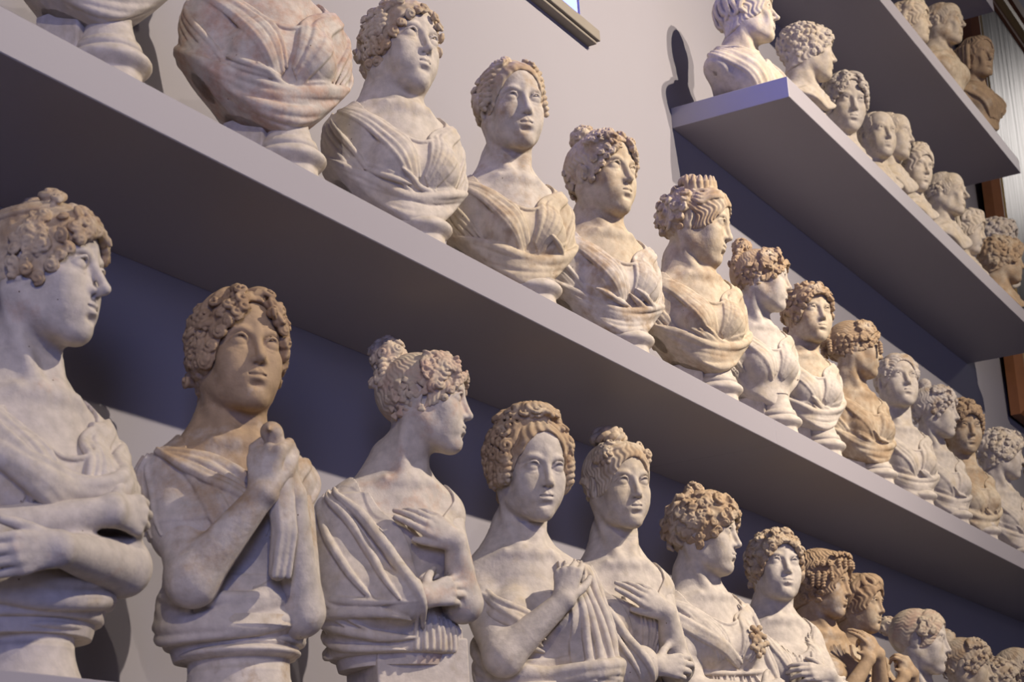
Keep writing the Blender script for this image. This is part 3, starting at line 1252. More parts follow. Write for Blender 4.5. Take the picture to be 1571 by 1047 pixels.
def dress_gathered(b, depth=.12, rng=None, sleeves=False, waist=-.24):
    """thin dress gathered at both shoulders, a cord under the breast"""
    rng = rng or b.rng
    c = b.c
    c.cover(scoop(c, depth))
    for sx in (-1, 1):
        c.fan([(sx * 84, -.030), (sx * 62, -.075), (sx * 40, -.150), (sx * 30, -.22)], [(sx * 78, -.028), (sx * 40, -.075), (sx * 16, -.125), (sx * 6, -.20)], 7, .0065, .004, .25, rng)
        c.fan([(sx * 118, -.035), (sx * 108, -.12), (sx * 100, -.2)], [(sx * 88, -.030), (sx * 76, -.11), (sx * 62, -.20)], 5, .0065, .003, .25, rng)
    c.edge(lambda t: -depth + (depth - .03) * min(1, (math.sin(math.radians(t)) * .135 / .135) ** 2), -75, 75, .005)
    return c


def mantle_swags(b, low=-.42, top=-.27, count=6, rng=None, r=.015, rise=.06, start=-150, end=150):
    """a mantle bundled round the waist"""
    rng = rng or b.rng
    c = b.c
    th = c.th()
    c.cover(c.z - (top + rise * np.clip(np.abs(th) / 120, 0, 1) ** 2), off=.011)
    n = count
    for i in range(n):
        u = (i + .5) / n
        z = top - .012 + (low + .03 - top) * u
        a = rng.uniform(-.02, .02)
        P = [(start, z + rise * .9), (-100, z + rise * .5 + a), (-55, z + rng.uniform(-.012, .012)), (-10, z - .012 + rng.uniform(-.012, .012)),
             (40, z + rng.uniform(-.01, .012)), (95, z + rise * .6 - a), (end, z + rise)]
        c.fold(P, r * rng.uniform(.65, 1.15), .007, 34, .012)
    for i in range(n):
        a0 = rng.uniform(-120, 60)
        z = rng.uniform(low + .03, top - .02)
        c.fold([(a0, z), (a0 + 25, z - rng.uniform(-.004, .03)), (a0 + 55, z - rng.uniform(0, .03))], .008, .010, 14, .01)


def bust_cut(depth=.31, side=2.1, back=.45):
    return lambda x, y: -depth + side * np.abs(x) ** 1.5 + back * np.maximum(y, 0)


def dress_cut_bust(b, variant=0, depth=.115, cutf=None, r=.011):
    """what the cut busts of the middle shelf wear: a tunic pinned on the shoulders and a mantle slung across under the breast"""
    rng = b.rng
    c = b.cloth()
    c.cover(scoop(c, depth))
    th = c.th()
    sgn = 1 if variant % 2 == 0 else -1
    for sx in (-1, 1):
        c.fan([(sx * 88, -.030), (sx * 62, -.08), (sx * 34, -.16), (sx * 14, -.235)], [(sx * 76, -.026), (sx * 38, -.072), (sx * 14, -.115), (sx * 2, -.20)], 9, .0062, .004, .3, rng)
        c.fan([(sx * 126, -.04), (sx * 112, -.12), (sx * 96, -.20)], [(sx * 92, -.032), (sx * 76, -.11), (sx * 56, -.20)], 8, .0066, .004, .3, rng)
    c.edge(lambda t: -depth + (depth - .03) * min(1, math.sin(math.radians(t)) ** 2), -78, 78, .005)
    # mantle: from the near arm down across the front and up over the other arm
    if variant < 4:
        lo, hi = (-.10, -.165) if sgn > 0 else (-.16, -.11)
        zt = np.where(th < 0, -.232 + (lo + .232) * np.clip(-th / 110, 0, 1) ** 1.3, -.232 + (hi + .232) * np.clip(th / 110, 0, 1) ** 1.3)
        c.cover(c.z - zt, off=.011)
        for i in range(6):
            u = i / 5
            c.fold([(-150, lo + .01 - u * .03), (-112, lo - .012 - u * .05), (-70, -.195 - u * .07 + rng.uniform(-.006, .006)), (-25, -.242 - u * .062 + rng.uniform(-.006, .006)),
                    (20, -.242 - u * .062 + rng.uniform(-.006, .006)), (66, -.205 - u * .055), (110, hi - .012 - u * .05), (150, hi + .01 - u * .03)],
                   r * rng.uniform(.8, 1.25), n=36)
        for i in range(5):
            a0 = rng.uniform(-100, 20)
            z0 = -.20 - rng.uniform(0, .06)
            c.fold([(a0, z0 + .02), (a0 + 22, z0 - .008), (a0 + 46, z0 - .02)], .007, n=12)
    return c


def man_mantle(b):
    rng = b.rng
    c = b.cloth()
    c.cover(np.where(c.y > .02, c.z - .035, c.z - (.005 - .05 * np.clip(1 - np.abs(c.x) / .06, 0, 1))), off=.010)
    for i in range(8):
        u = i / 7
        c.fold([(-120 + u * 60, .015 - u * .02), (-84 + u * 62, -.05 - u * .01), (-50 + u * 58, -.12 - u * .01), (-26 + u * 50, -.20)], .011 * rng.uniform(.8, 1.3), n=24)
    for i in range(4):
        c.fold([(60 + i * 16, .0), (48 + i * 14, -.07), (30 + i * 14, -.15)], .010, n=18)
    c.fold([(-150, .04), (-100, .025), (-60, .0), (-25, -.035), (0, -.06)], .010, n=24)
    return c
# ------------------------------------------------------------------ the place: wall, shelves, window, painting
WALL_COL = (.262, .250, .275)
wall_paint = paint('wall_paint', WALL_COL, .7, .04, 1.6)
shelf_paint = paint('shelf_paint', (.33, .31, .34), .5, .03, 2.0)


def structure(o):
    o['kind'] = 'structure'
    return o


def thing(o, label, cat, group=None):
    o['label'], o['category'] = label, cat
    if group:
        o['group'] = group
    return o


WX0, WX1, WZ0, WZ1 = -.2, 1.845, ZM + 1.235, ZM + 3.2     # window opening
X0, X1, ZT = -5.0, 18.0, 10.5
bm = bmesh.new()
for a, b, c, d in ((X0, WX0, 0, ZT), (WX1, X1, 0, ZT), (WX0, WX1, 0, WZ0), (WX0, WX1, WZ1, ZT)):
    bm_box(bm, (a, 0, c), (b, .35, d))
structure(bm_obj('wall_back', bm, wall_paint))
bm = bmesh.new()
bm_box(bm, (X0, -9, -.1), (X1, .35, 0))
structure(bm_obj('floor', bm, paint('floor_stone', (.050, .042, .038), .5, .15, 2)))

win = bpy.data.objects.new('window_1', None)
scene.collection.objects.link(win)
win.location = (WX0, .006, WZ0)
structure(win)
m, nt, p = nodes_of('daylit_pane')
p.inputs['Base Color'].default_value = (.08, .10, .14, 1)
p.inputs['Emission Color'].default_value = (.118, .155, 1.0, 1)
p.inputs['Emission Strength'].default_value = 4.8
bm = bmesh.new()
W, Hh = WX1 - WX0, WZ1 - WZ0
bm_box(bm, (.03, .0, .004), (W - .004, .01, Hh - .03))
bm_obj('pane', bm, m, win)
bm = bmesh.new()
for lo, hi in (((0, -.02, 0), (.04, .03, Hh)), ((W - .004, .0, 0), (W, .03, Hh)), ((0, .0, 0), (W, .03, .004)), ((0, -.02, Hh - .04), (W, .03, Hh)), ((W / 2 - .02, -.02, 0), (W / 2 + .02, .03, Hh))):
    bm_box(bm, lo, hi)
bm_obj('window_frame', bm, paint('window_paint', (.30, .27, .24)), win)
bm = bmesh.new()
bm_box(bm, (-.1, -.045, -.036), (1.892 - WX0, .05, .0), .003)
bm_box(bm, (-.1, -.036, -.046), (1.884 - WX0, .0, -.036), .003)
bm_obj('window_sill', bm, paint('sill_stone', (.21, .185, .15), .7, .1, 9), win)


def shelf(z, x0, x1, label, t=.071, d=.404, seams=()):
    o = bpy.data.objects.new('wall_shelf', None)
    scene.collection.objects.link(o)
    o.location = ((x0 + x1) / 2, -d / 2, z)
    thing(o, label, 'shelf', 'painted wall shelves')
    xs = [x0, *seams, x1]
    for a, b in zip(xs[:-1], xs[1:]):
        bm = bmesh.new()
        g = 0
        bm_box(bm, (a - o.location.x + g, -d / 2, -t), (b - o.location.x - g, d / 2, 0), .0015, 1)
        bm_obj('shelf_board', bm, shelf_paint, o)
    return o


SB, SM, SU, ST, SV = ZM - .9165, ZM, ZM + 1.212, ZM + 2.08, ZM + 2.93
shelf(SB, -3.2, 8.0, 'lowest grey shelf, carrying half-figure busts that fold their arms')
shelf(SM, -3.2, 8.0, 'long grey shelf crossing the whole picture above the half-figure busts', seams=(2.04,))
shelf(SU, 2.48, 5.93, 'short grey shelf with a blue-lit end, carrying heads of men')
shelf(ST, 2.48, 5.85, 'grey shelf above the men\'s heads, carrying the youth and old man busts')
shelf(SV, 2.48, 5.80, 'topmost shelf, only its grey corner showing above the old man\'s bust')

# the painting beyond the shelves
m, nt, p = nodes_of('varnished_canvas')
L = nt.links.new
tc = nd(nt, 'ShaderNodeTexCoord')
n1 = nd(nt, 'ShaderNodeTexNoise')
n1.inputs['Scale'].default_value = 1.4
n1.inputs['Detail'].default_value = 5
L(tc.outputs['Object'], n1.inputs['Vector'])
mx = nd(nt, 'ShaderNodeMix', data_type='RGBA')
mx.inputs['A'].default_value = (.030, .026, .026, 1)
mx.inputs['B'].default_value = (.10, .085, .075, 1)
L(n1.outputs['Fac'], mx.inputs['Factor'])
L(mx.outputs['Result'], p.inputs['Base Color'])
p.inputs['Roughness'].default_value = .37
p.inputs['Specular IOR Level'].default_value = .7
mp = nd(nt, 'ShaderNodeMapping')
mp.inputs['Scale'].default_value = (14, 14, 1.2)
L(tc.outputs['Object'], mp.inputs['Vector'])
n2 = nd(nt, 'ShaderNodeTexNoise')
n2.inputs['Scale'].default_value = 1.0
n2.inputs['Detail'].default_value = 4
L(mp.outputs[0], n2.inputs['Vector'])
bp = nd(nt, 'ShaderNodeBump')
bp.inputs['Strength'].default_value = .3
bp.inputs['Distance'].default_value = .02
L(n2.outputs['Fac'], bp.inputs['Height'])
L(bp.outputs[0], p.inputs['Normal'])
canvas_mat = m
wood = paint('walnut_frame', (.23, .085, .026), .6, .45, 6)
gilt = paint('gilt_moulding', (.46, .31, .10), .45, .2, 12)
pic = bpy.data.objects.new('framed_painting', None)
scene.collection.objects.link(pic)
PX0, PX1, PZ0, PZ1 = 6.61, 10.4, ZM + 1.02, ZM + 3.93
pic.location = ((PX0 + PX1) / 2, -.02, PZ0)
pic.rotation_euler = (math.radians(1.0), 0, 0)
thing(pic, 'large dark varnished painting in a walnut and gilt frame beyond the shelf ends', 'painting')
hw, hh = (PX1 - PX0) / 2, PZ1 - PZ0


def frame_ring(name, o0, o1, y0, y1, mat):
    """four mitred members between insets o0 and o1, front face rising from y0 to y1"""
    bm = bmesh.new()
    prof = [(o0, .0), (o0, y0), (o0 + (o1 - o0) * .35, y1), (o0 + (o1 - o0) * .75, y1 * .9), (o1, y0 * .6), (o1, .0)]
    rings = []
    for o, y in prof:
        rings.append([bm.verts.new(v) for v in ((-hw + o, y, o), (hw - o, y, o), (hw - o, y, hh - o), (-hw + o, y, hh - o))])
    for a, b in zip(rings, rings[1:] + rings[:1]):
        for i in range(4):
            bm.faces.new((a[i], a[(i + 1) % 4], b[(i + 1) % 4], b[i]))
    return bm_obj(name, bm, mat, pic)


frame_ring('frame', 0, .15, -.05, -.085, wood)
frame_ring('gilt_moulding', .15, .215, -.055, -.075, gilt)
frame_ring('inner_moulding', .215, .27, -.03, -.036, wood)
bm = bmesh.new()
bm_box(bm, (-hw + .22, -.018, .22), (hw - .22, -.006, hh - .22))
bm_obj('canvas', bm, canvas_mat, pic)
# ------------------------------------------------------------------ the busts
GB, GM, GU, GT = 'half-figure busts on the lowest shelf', 'busts of women on the long middle shelf', 'heads of men on the short shelf', 'busts on the upper shelf'
YS = -.262


# stance of each cast: place along the wall, size, height of the pit of the neck above the shelf, turn of the torso,
# turn / lift / lean of the head, head centre seen from the pit of the neck
STANCE = {11: (-0.678, 0.905, 0.431, 12, -17, -3.2, 2, (0.004, -0.014, 0.194)), 12: (-0.196, 0.889, 0.450, 33, 28, 0.8, 2, (0.004, -0.002, 0.165)),
          13: (0.321, 0.834, 0.473, 34, -26, -4.7, 2, (0.051, -0.031, 0.178)), 14: (0.793, 0.892, 0.400, 42, 34, -12.5, 0, (0.023, -0.019, 0.195)),
          15: (1.276, 0.877, 0.439, 38, 32, -7.4, -2, (0.000, -0.016, 0.206)), 16: (1.780, 0.876, 0.423, 26, -10, -6.2, 2, (0.002, -0.009, 0.174)),
          17: (2.280, 0.837, 0.412, 40, 46, 3.3, 5, (0.012, -0.008, 0.165)), 18: (2.675, 0.796, 0.410, 22, 0, -9.9, 3, (-0.003, -0.013, 0.180)), 19:
          (3.018, 0.756, 0.398, 18, 4, -8.3, 2, (-0.003, -0.008, 0.178)), 20: (3.611, 0.915, 0.297, 25, -10, -7.2, 2, (0.001, -0.016, 0.186)), 22:
          (4.175, 0.882, 0.262, 20, -10, -8.8, 2, (-0.001, -0.012, 0.186)), 23: (4.563, 0.826, 0.230, 20, 0, -9.0, 2, (-0.001, -0.011, 0.186)), 24:
          (4.977, 0.889, 0.288, 10, -30, -5.1, 2, (-0.000, -0.013, 0.186)), 33: (0.369, 0.908, 0.353, 29, 18, -1.0, 4, (0.013, 0.009, 0.151)), 34:
          (0.847, 0.904, 0.354, 36, 36, -7.4, -2, (0.003, -0.014, 0.190)), 35: (1.337, 0.937, 0.367, 30, 17, -3.7, 0, (0.004, 0.005, 0.168)), 36:
          (1.911, 0.944, 0.416, 34, -12, -13.9, 2, (0.016, -0.005, 0.158)), 37: (2.367, 0.813, 0.380, 32, -19, -6.4, 2, (0.015, -0.027, 0.174)), 38:
          (2.753, 0.820, 0.380, 34, 38, -3.0, 2, (0.035, -0.017, 0.161)), 39: (3.275, 0.835, 0.369, 28, -28, -6.8, 2, (-0.002, -0.017, 0.184)), 40:
          (3.729, 0.881, 0.335, 32, 46, 4.2, 3, (0.001, -0.015, 0.188)), 41: (4.191, 0.843, 0.330, 28, -6, -6.9, 2, (-0.001, -0.017, 0.186)), 42:
          (4.599, 0.886, 0.340, 30, 50, -11.2, 2, (0.000, -0.015, 0.188)), 43: (5.187, 0.869, 0.341, 25, -22, -8.3, 2, (-0.000, -0.017, 0.186)), 51:
          (2.609, 0.869, 0.159, 0, -14, 1.0, 4, (0.000, -0.023, 0.172)), 52: (3.226, 0.882, 0.273, 0, -30, -3.9, 2, (-0.000, -0.018, 0.172)), 53:
          (3.580, 0.934, 0.191, 0, 46, -13.1, 2, (0.000, -0.022, 0.172)), 54: (3.975, 0.854, 0.219, 0, 38, -5.9, 2, (-0.000, -0.019, 0.172)), 55:
          (4.257, 0.860, 0.324, 0, -4, -8.5, 2, (-0.000, -0.018, 0.172)), 56: (4.477, 0.837, 0.251, 0, 30, -12.2, 2, (-0.000, -0.018, 0.172)), 57:
          (4.954, 0.877, 0.284, 0, 4, -5.5, 2, (-0.000, -0.020, 0.172)), 58: (5.230, 0.833, 0.199, 0, -4, -14.4, 2, (-0.000, -0.019, 0.172)), 59:
          (5.887, 0.880, 0.343, 0, -2, -9.5, 2, (-0.000, -0.020, 0.172)), 60: (5.658, 0.919, 0.158, 0, -30, -7.0, 2, (0.000, -0.019, 0.172)), 61:
          (4.728, 0.862, 0.157, 0, -4, -4.0, 2, (-0.000, -0.020, 0.172)), 62: (5.353, 0.926, 0.406, 0, 6, -5.2, 2, (0.000, -0.023, 0.172)), 63:
          (5.812, 0.931, 0.399, 0, 32, -5.7, 2, (0.000, -0.021, 0.172))}


def stance(seed, x, k, zs, yaw_t, hrot, hpos):
    if seed in STANCE:
        x, k, zs, yaw_t, y, p, r, hpos = STANCE[seed]
        hrot = (y, p, r)
    return x, k, zs, yaw_t, hrot, hpos


def half_figure(label, x, yaw_t, k, zs, hpos, hrot, seed, h=.0022, low=-.45, hk=1.0, sw=.112, y=YS, roll=0, bust=1.0):
    x, k, zs, yaw_t, hrot, hpos = stance(seed, x, k, zs, yaw_t, hrot, hpos)
    b = Bust('plaster_bust', label, GB, 'bust', (x, y, SB), k, zs, hpos, hrot, (yaw_t, 0, roll), hk, h, seed=seed, zlo=max(zs + low * k - .02, .03), depth=.27, width=.29)
    b.torso(low=low, sw=sw, bust=bust)
    b.low = low
    return b


def sleeve(b, sx, el, t0=0.0, t1=.5, r=.052):
    sh, el = np.array([sx * .112, .025, -.085]), np.array(el)
    b.S.tube([sh + (el - sh) * t0, sh + (el - sh) * t1], [r, r * .96], .03)


def b1():
    b = half_figure('cream bust with crossed arms and a banded curly head, cropped by the left edge', -.575, 4, .90, .485, (.0, -.01, .185), (-17, 3, 2), 11, low=-.375)
    sleeve(b, -1, (-.152, -.04, -.28), 0, .6)
    sleeve(b, 1, (.118, -.07, -.29), 0, .5, .051)
    c = b.cloth()
    rng = b.rng
    dress_gathered(b, .13)
    c.cover(np.where(np.abs(c.x) > .082, c.z + .045, 1), off=.010)
    for i in range(6):
        u = i / 5
        c.jf([(-96, -.05 - .02 * u), (-60, -.10 - .03 * u), (-20, -.155 - .05 * u), (20, -.165 - .05 * u), (58, -.105 - .05 * u), (92, -.055 - .03 * u)], rng, .0120, jt=4, jz=.006, n=30)
    for i in range(5):
        u = i / 4
        c.jf([(88 + u * 10, -.05), (62 + u * 16, -.10), (40 + u * 20, -.16 - .02 * u), (22 + u * 16, -.215)], rng, .008, n=22)
        c.jf([(-60 - u * 9, -.05), (-40 - u * 8, -.12), (-14 - u * 10, -.20), (0 - u * 12, -.24)], rng, .008, n=22)
    mantle_swags(b, -.375, -.30, 3, r=.017, rise=.05)
    arm(b.S, (-.112, .025, -.085), (-.150, -.06, -.265), (.045, -.150, -.215))
    hand(b.S, (.045, -.150, -.215), (1, .25, .02), (.2, 1, 0), 1, (30, 32, 34, 38))
    arm(b.S, (.112, .025, -.085), (.122, -.075, -.285), (-.070, -.180, -.292), (.047, .047, .043, .045, .038, .025))
    hand(b.S, (-.070, -.180, -.292), (-1, .16, -.20), (-.1, 1, .1), -1, (14, 20, 26, 32), 6, (.75, .5, .2), 8)
    b.head(nose=1.9, smile=1.0)
    m = plaster(WHITE, PINK, .18, 11, None)
    b.finish(m, hair_banded(11, .0021), plaster(CREAM, TAN, .6), plaster(WHITE, CREAM, .3), flat_bottom(-.375))
    b.round_socle(plaster(WHITE, CREAM, .2), .078, .118)


def b2():
    b = half_figure('tan-headed bust with short curls holding a dove under the chin', -.13, 14, .875, .495, (-.006, -.012, .188), (29, 13, -5), 12, low=-.39)
    sleeve(b, -1, (-.118, -.09, -.285), 0, .5, .055)
    c = b.cloth()
    rng = b.rng
    dress_gathered(b, .085)
    c.cover(np.maximum(np.where(np.abs(c.x) > .080, c.z + .035, 1), -.175 - c.z), off=.009)
    for i in range(7):
        c.jf([(-90 - i * 7, -.035), (-88 - i * 7, -.09), (-82 - i * 7, -.15), (-84 - i * 6, -.185)], rng, .0085, jt=2)
    for i in range(6):
        u = i / 5
        c.jf([(-84 + u * 8, -.030), (-52 + u * 12, -.075 + .02 * u), (-16 + u * 10, -.13 + .04 * u), (14, -.17 + .05 * u)], rng, .0085, n=24)
    mantle_swags(b, -.39, -.27, 2, r=.016, rise=.03)
    for i in range(8):
        u = i / 7
        c.jf([(-130, -.27 - .08 * u), (-92, -.325 - .05 * u), (-52, -.352 - .032 * u), (-8, -.318 - .055 * u), (38, -.265 - .085 * u), (84, -.225 - .10 * u)], rng, .0125, jt=5, jz=.007, n=34)
    for i in range(4):
        c.jf([(-140, -.15 - .03 * i), (-112, -.22 - .03 * i), (-84, -.29 - .02 * i), (-60, -.335)], rng, .011, n=22)
    arm(b.S, (-.112, .025, -.085), (-.118, -.095, -.285), (-.012, -.172, -.140), (.047, .047, .045, .047, .038, .025))
    hand(b.S, (-.012, -.172, -.140), (.10, .05, .98), (.75, .60, -.1), -1, (66, 70, 74, 76), 1, (.8, .35, .5), 30, 1.0)
    arm(b.S, (.112, .025, -.085), (.092, -.075, -.335), (.052, -.150, -.135), (.047, .045, .042, .044, .036, .025))
    hand(b.S, (.052, -.150, -.135), (-.15, -.05, .97), (-.8, .5, .1), 1, (60, 66, 70, 72), 1, (.8, .3, .5), 30, 1.0)
    b.head(smile=.5)
    m = plaster(WHITE, TAN, .62, 12, (.14, .62))
    b.finish(m, hair_cropped_curls(12, .0021), plaster(TAN, BROWN, .45), plaster(WHITE, TAN, .42, 10, (.05, .55)), flat_bottom(-.39))
    # the dove
    S = Field((-.16, -.30, .16), (.16, .02, .62), .0026)
    S.fr = b.fr
    S.ell((.022, -.158, -.105), (.030, .028, .055), .01, R=rot(0, 0, 4))
    S.tube([(.018, -.165, -.06), (.010, -.172, -.035)], [.024, .018], .015)
    S.ell((.004, -.176, -.024), (.019, .021, .017), .012)
    S.tube([(-.004, -.190, -.024), (-.012, -.206, -.030)], [.007, .0025], .006)
    S.tube([(.026, -.160, -.12), (.028, -.165, -.20), (.022, -.150, -.275)], [.026, .022, .017], .012)
    for j in (-1, 0, 1):
        S.tube([(.026 + j * .012, -.176, -.14), (.030 + j * .012, -.178, -.21), (.024 + j * .013, -.162, -.285)], [.008, .008, .006], .003)
    d = link_mesh('dove', *S.mesh(), m, b.root)
    d['label'] = 'small dove clasped in both hands'
    b.round_socle(plaster(WHITE, TAN, .3), .098, .128)


def b3():
    b = half_figure('white bust in profile with a high curled bun, shawl and hand on breast', .54, 12, .855, .525, (.010, -.020, .188), (-26, -4, 2), 13, low=-.412)
    rel = (-.138, -.05, -.29)
    b.S.tube([(-.112, .025, -.085), (-.146, -.0, -.19), rel], [.058, .066, .062], .05)
    b.S.tube([rel, (-.075, -.135, -.30)], [.058, .044], .04)
    b.S.ell((-.05, .012, -.33), (.112, .105, .14), .05)
    b.S.ell((-.035, .015, -.41), (.116, .105, .12), .05)
    c = b.cloth()
    rng = b.rng
    th = c.th()
    x2 = np.clip(c.x / .16, -1, 1)
    c.cover(scoop(c, .125, .118, -.05, -.06))
    # shawl over the near arm, its edge falling from the shoulder to the waist
    zt = -.045 - .30 * np.clip((c.x + .105) / .14, 0, 1)
    c.cover(np.where(c.x < -.105, c.z + .045, c.z - zt), off=.014)
    c.fold([(-84, -.03), (-58, -.10), (-34, -.19), (-16, -.29), (-8, -.36)], .014, .012, 26, .010)
    c.fold([(-92, -.03), (-68, -.10), (-46, -.20), (-26, -.31)], .011, .010, 26, .010)
    c.fold([(-100, -.04), (-80, -.12), (-60, -.22), (-36, -.33)], .010, .010, 26, .012)
    for i in range(5):
        a = -104 - i * 9
        c.jf([(a + 8, -.04), (a + 10, -.13), (a + 26, -.25), (a + 58, -.36)], rng, .0105, .009, 3, .012)
    for i in range(5):
        z = -.25 - i * .035
        c.jf([(-150, z + .05), (-112, z + .01), (-78, z - .035), (-44, z - .055), (-16, z - .06)], rng, .0115, jt=4, jz=.01, e=(.5, .2))
    for i in range(9):
        a = -14 + i * 8
        c.jf([(a, -.33), (a + 1, -.40), (a - 1, -.47)], rng, .0060, .006, 1.2, .0)
    for sx, a in ((-1, -4), (1, 14)):
        p = c.on([(4, -.255)], .012)[0]
        q = [p + b.k * np.array(v) for v in ((0, 0, 0), (sx * .022, -.012, .014), (sx * .036, -.006, .004), (sx * .020, -.006, -.010), (0, 0, 0))]
        c.D.tube(q, .0052 * b.k, .003)
    c.fold([(6, -.26), (2, -.30), (-2, -.34)], .006, .008, 8, .004)
    # cuff
    c.D.fr = b.fr
    for j, rr in enumerate((.036, .038, .035)):
        w = np.array([-.075 + .014 * j, -.150, -.300])
        c.D.tube([w + np.array([.25 * rr * math.cos(a * .524 * 3), math.cos(a * .524), math.sin(a * .524)]) * rr for a in range(13)], [.0085] * 13, .006)
    c.D.fr = Frame()
    arm(b.S, (-.112, .025, -.085), rel, (-.030, -.160, -.300))
    hand(b.S, (-.030, -.160, -.300), (1, .02, .22), (.1, 1, -.2), 1, (30, 34, 38, 44))
    arm(b.S, (.112, .025, -.085), (.096, -.095, -.300), (.058, -.152, -.172), (.047, .045, .042, .043, .035, .024))
    hand(b.S, (.058, -.152, -.172), (-.80, .06, .55), (-.1, 1, -.1), 1, (6, 14, 22, 28), 7, (.85, .45, .15), 6)
    b.head(smile=.2)
    m = plaster(WHITE, PINK, .30, 16)
    b.finish(m, hair_high_bun(13, .0021, .046, .0125, 52, .020, 22), plaster(CREAM, PINK, .45), plaster(WHITE, CREAM, .3), flat_bottom(-.412))
    bm = bmesh.new()
    mw = plaster(WHITE, CREAM, .2)
    M = Matrix.Rotation(math.radians(-34), 4, 'Z')
    bm_box(bm, (-.092, -.070, .070), (.092, .085, .16), .004, 2, M)
    bm_box(bm, (-.105, -.085, 0), (.105, .095, .074), .016, 4, M)
    bm_obj('socle', bm, mw, b.root)


def b4():
    b = half_figure('white bust under a mass of tan corkscrew curls, gripping her drapery', 1.0, 10, .90, .475, (.0, -.012, .192), (26, -5, -2), 14, low=-.36, hk=1.03)
    b.S.tube([(.112, .025, -.085), (.132, -.02, -.20), (.118, -.06, -.32)], [.054, .058, .058], .05)
    c = b.cloth()
    rng = b.rng
    x = c.x
    c.cover(np.maximum(c.z - (-.105 - .13 * np.clip(1 - np.abs(x + .0) / .12, 0, 1) + .06 * (x > .08)), -1 + 0 * x))
    c.swag((-86, -.085), (4, -.22), 6, rng, .02, .02, .04, .0085)
    c.fold([(-96, -.09), (-60, -.12), (-28, -.18), (0, -.235)], .010, .006, 24, .008)
    c.cover(np.where(x > .068, c.z + .035, 1), off=.013)
    for i in range(6):
        a = 40 + i * 9
        c.jf([(a + 10, -.035), (a, -.13), (a - 4, -.25), (a - 14, -.36)], rng, .0105, .009, 3, .01)
    mantle_swags(b, -.36, -.27, 4, r=.017, rise=.07)
    c.swag((-130, -.22), (50, -.34), 5, rng, .06, .04, .04, .014)
    arm(b.S, (-.112, .025, -.085), (-.098, -.105, -.265), (.040, -.155, -.145), (.047, .047, .044, .046, .037, .024))
    hand(b.S, (.040, -.155, -.145), (.22, .06, .95), (.45, .85, -.2), -1, (62, 66, 68, 70), 2, (.6, .5, .4), 25)
    b.head(smile=.3)
    m = plaster(WHITE, CREAM, .3, 10)
    b.finish(m, hair_full_curls(14, .0022), plaster(TAN, CREAM, .35), plaster(WHITE, CREAM, .35), flat_bottom(-.36))
    b.round_socle(m, .09, .10)


def b5():
    b = half_figure('cream bust with a braided crown, shawl collar and spread hand on breast', 1.49, 8, .90, .500, (.004, -.014, .190), (25, -3, -3), 15, low=-.41)
    rel = (-.138, -.045, -.29)
    b.S.tube([(-.112, .025, -.085), (-.144, -.005, -.19), rel], [.058, .064, .060], .05)
    b.S.tube([rel, (-.04, -.145, -.30)], [.058, .042], .04)
    c = b.cloth()
    rng = b.rng
    c.cover(scoop(c, .135, .112, -.05, -.03))
    zt = -.030 - .34 * np.clip((c.x + .108) / .145, 0, 1)
    c.cover(np.where(c.x < -.108, c.z + .030, c.z - zt), off=.013)
    for o, r in ((0, .013), (-9, .009), (-20, .011)):
        c.fold([(-80 + o, -.025), (-56 + o, -.09), (-32 + o, -.18), (-14 + o, -.28), (-4 + o, -.36)], r, .012, 26, .009)
    for i in range(6):
        a = -108 - i * 9
        c.jf([(a, -.04), (a + 8, -.15), (a + 30, -.28), (a + 66, -.40)], rng, .010, .008, 3, .012)
    c.fan([(30, -.14), (32, -.24), (34, -.33)], [(-6, -.16), (4, -.25), (10, -.33)], 7, .0055, .004, .3, rng)
    arm(b.S, (-.112, .025, -.085), rel, (-.005, -.168, -.30))
    hand(b.S, (-.005, -.168, -.30), (1, -.02, -.05), (.1, 1, -.1), 1, (28, 30, 34, 40))
    arm(b.S, (.112, .025, -.085), (.096, -.09, -.295), (.048, -.152, -.162), (.047, .045, .042, .043, .035, .024))
    hand(b.S, (.048, -.152, -.162), (-.76, .08, .62), (-.1, 1, -.1), 1, (6, 12, 20, 28), 7, (.85, .45, .15), 6)
    b.head(smile=.8)
    m = plaster(WHITE, CREAM, .45, 10, (.2, .8))
    b.finish(m, hair_braided_crown(15, .0022), plaster(CREAM, TAN, .45), plaster(WHITE, CREAM, .3), flat_bottom(-.41))
    b.round_socle(m, .09, .11)


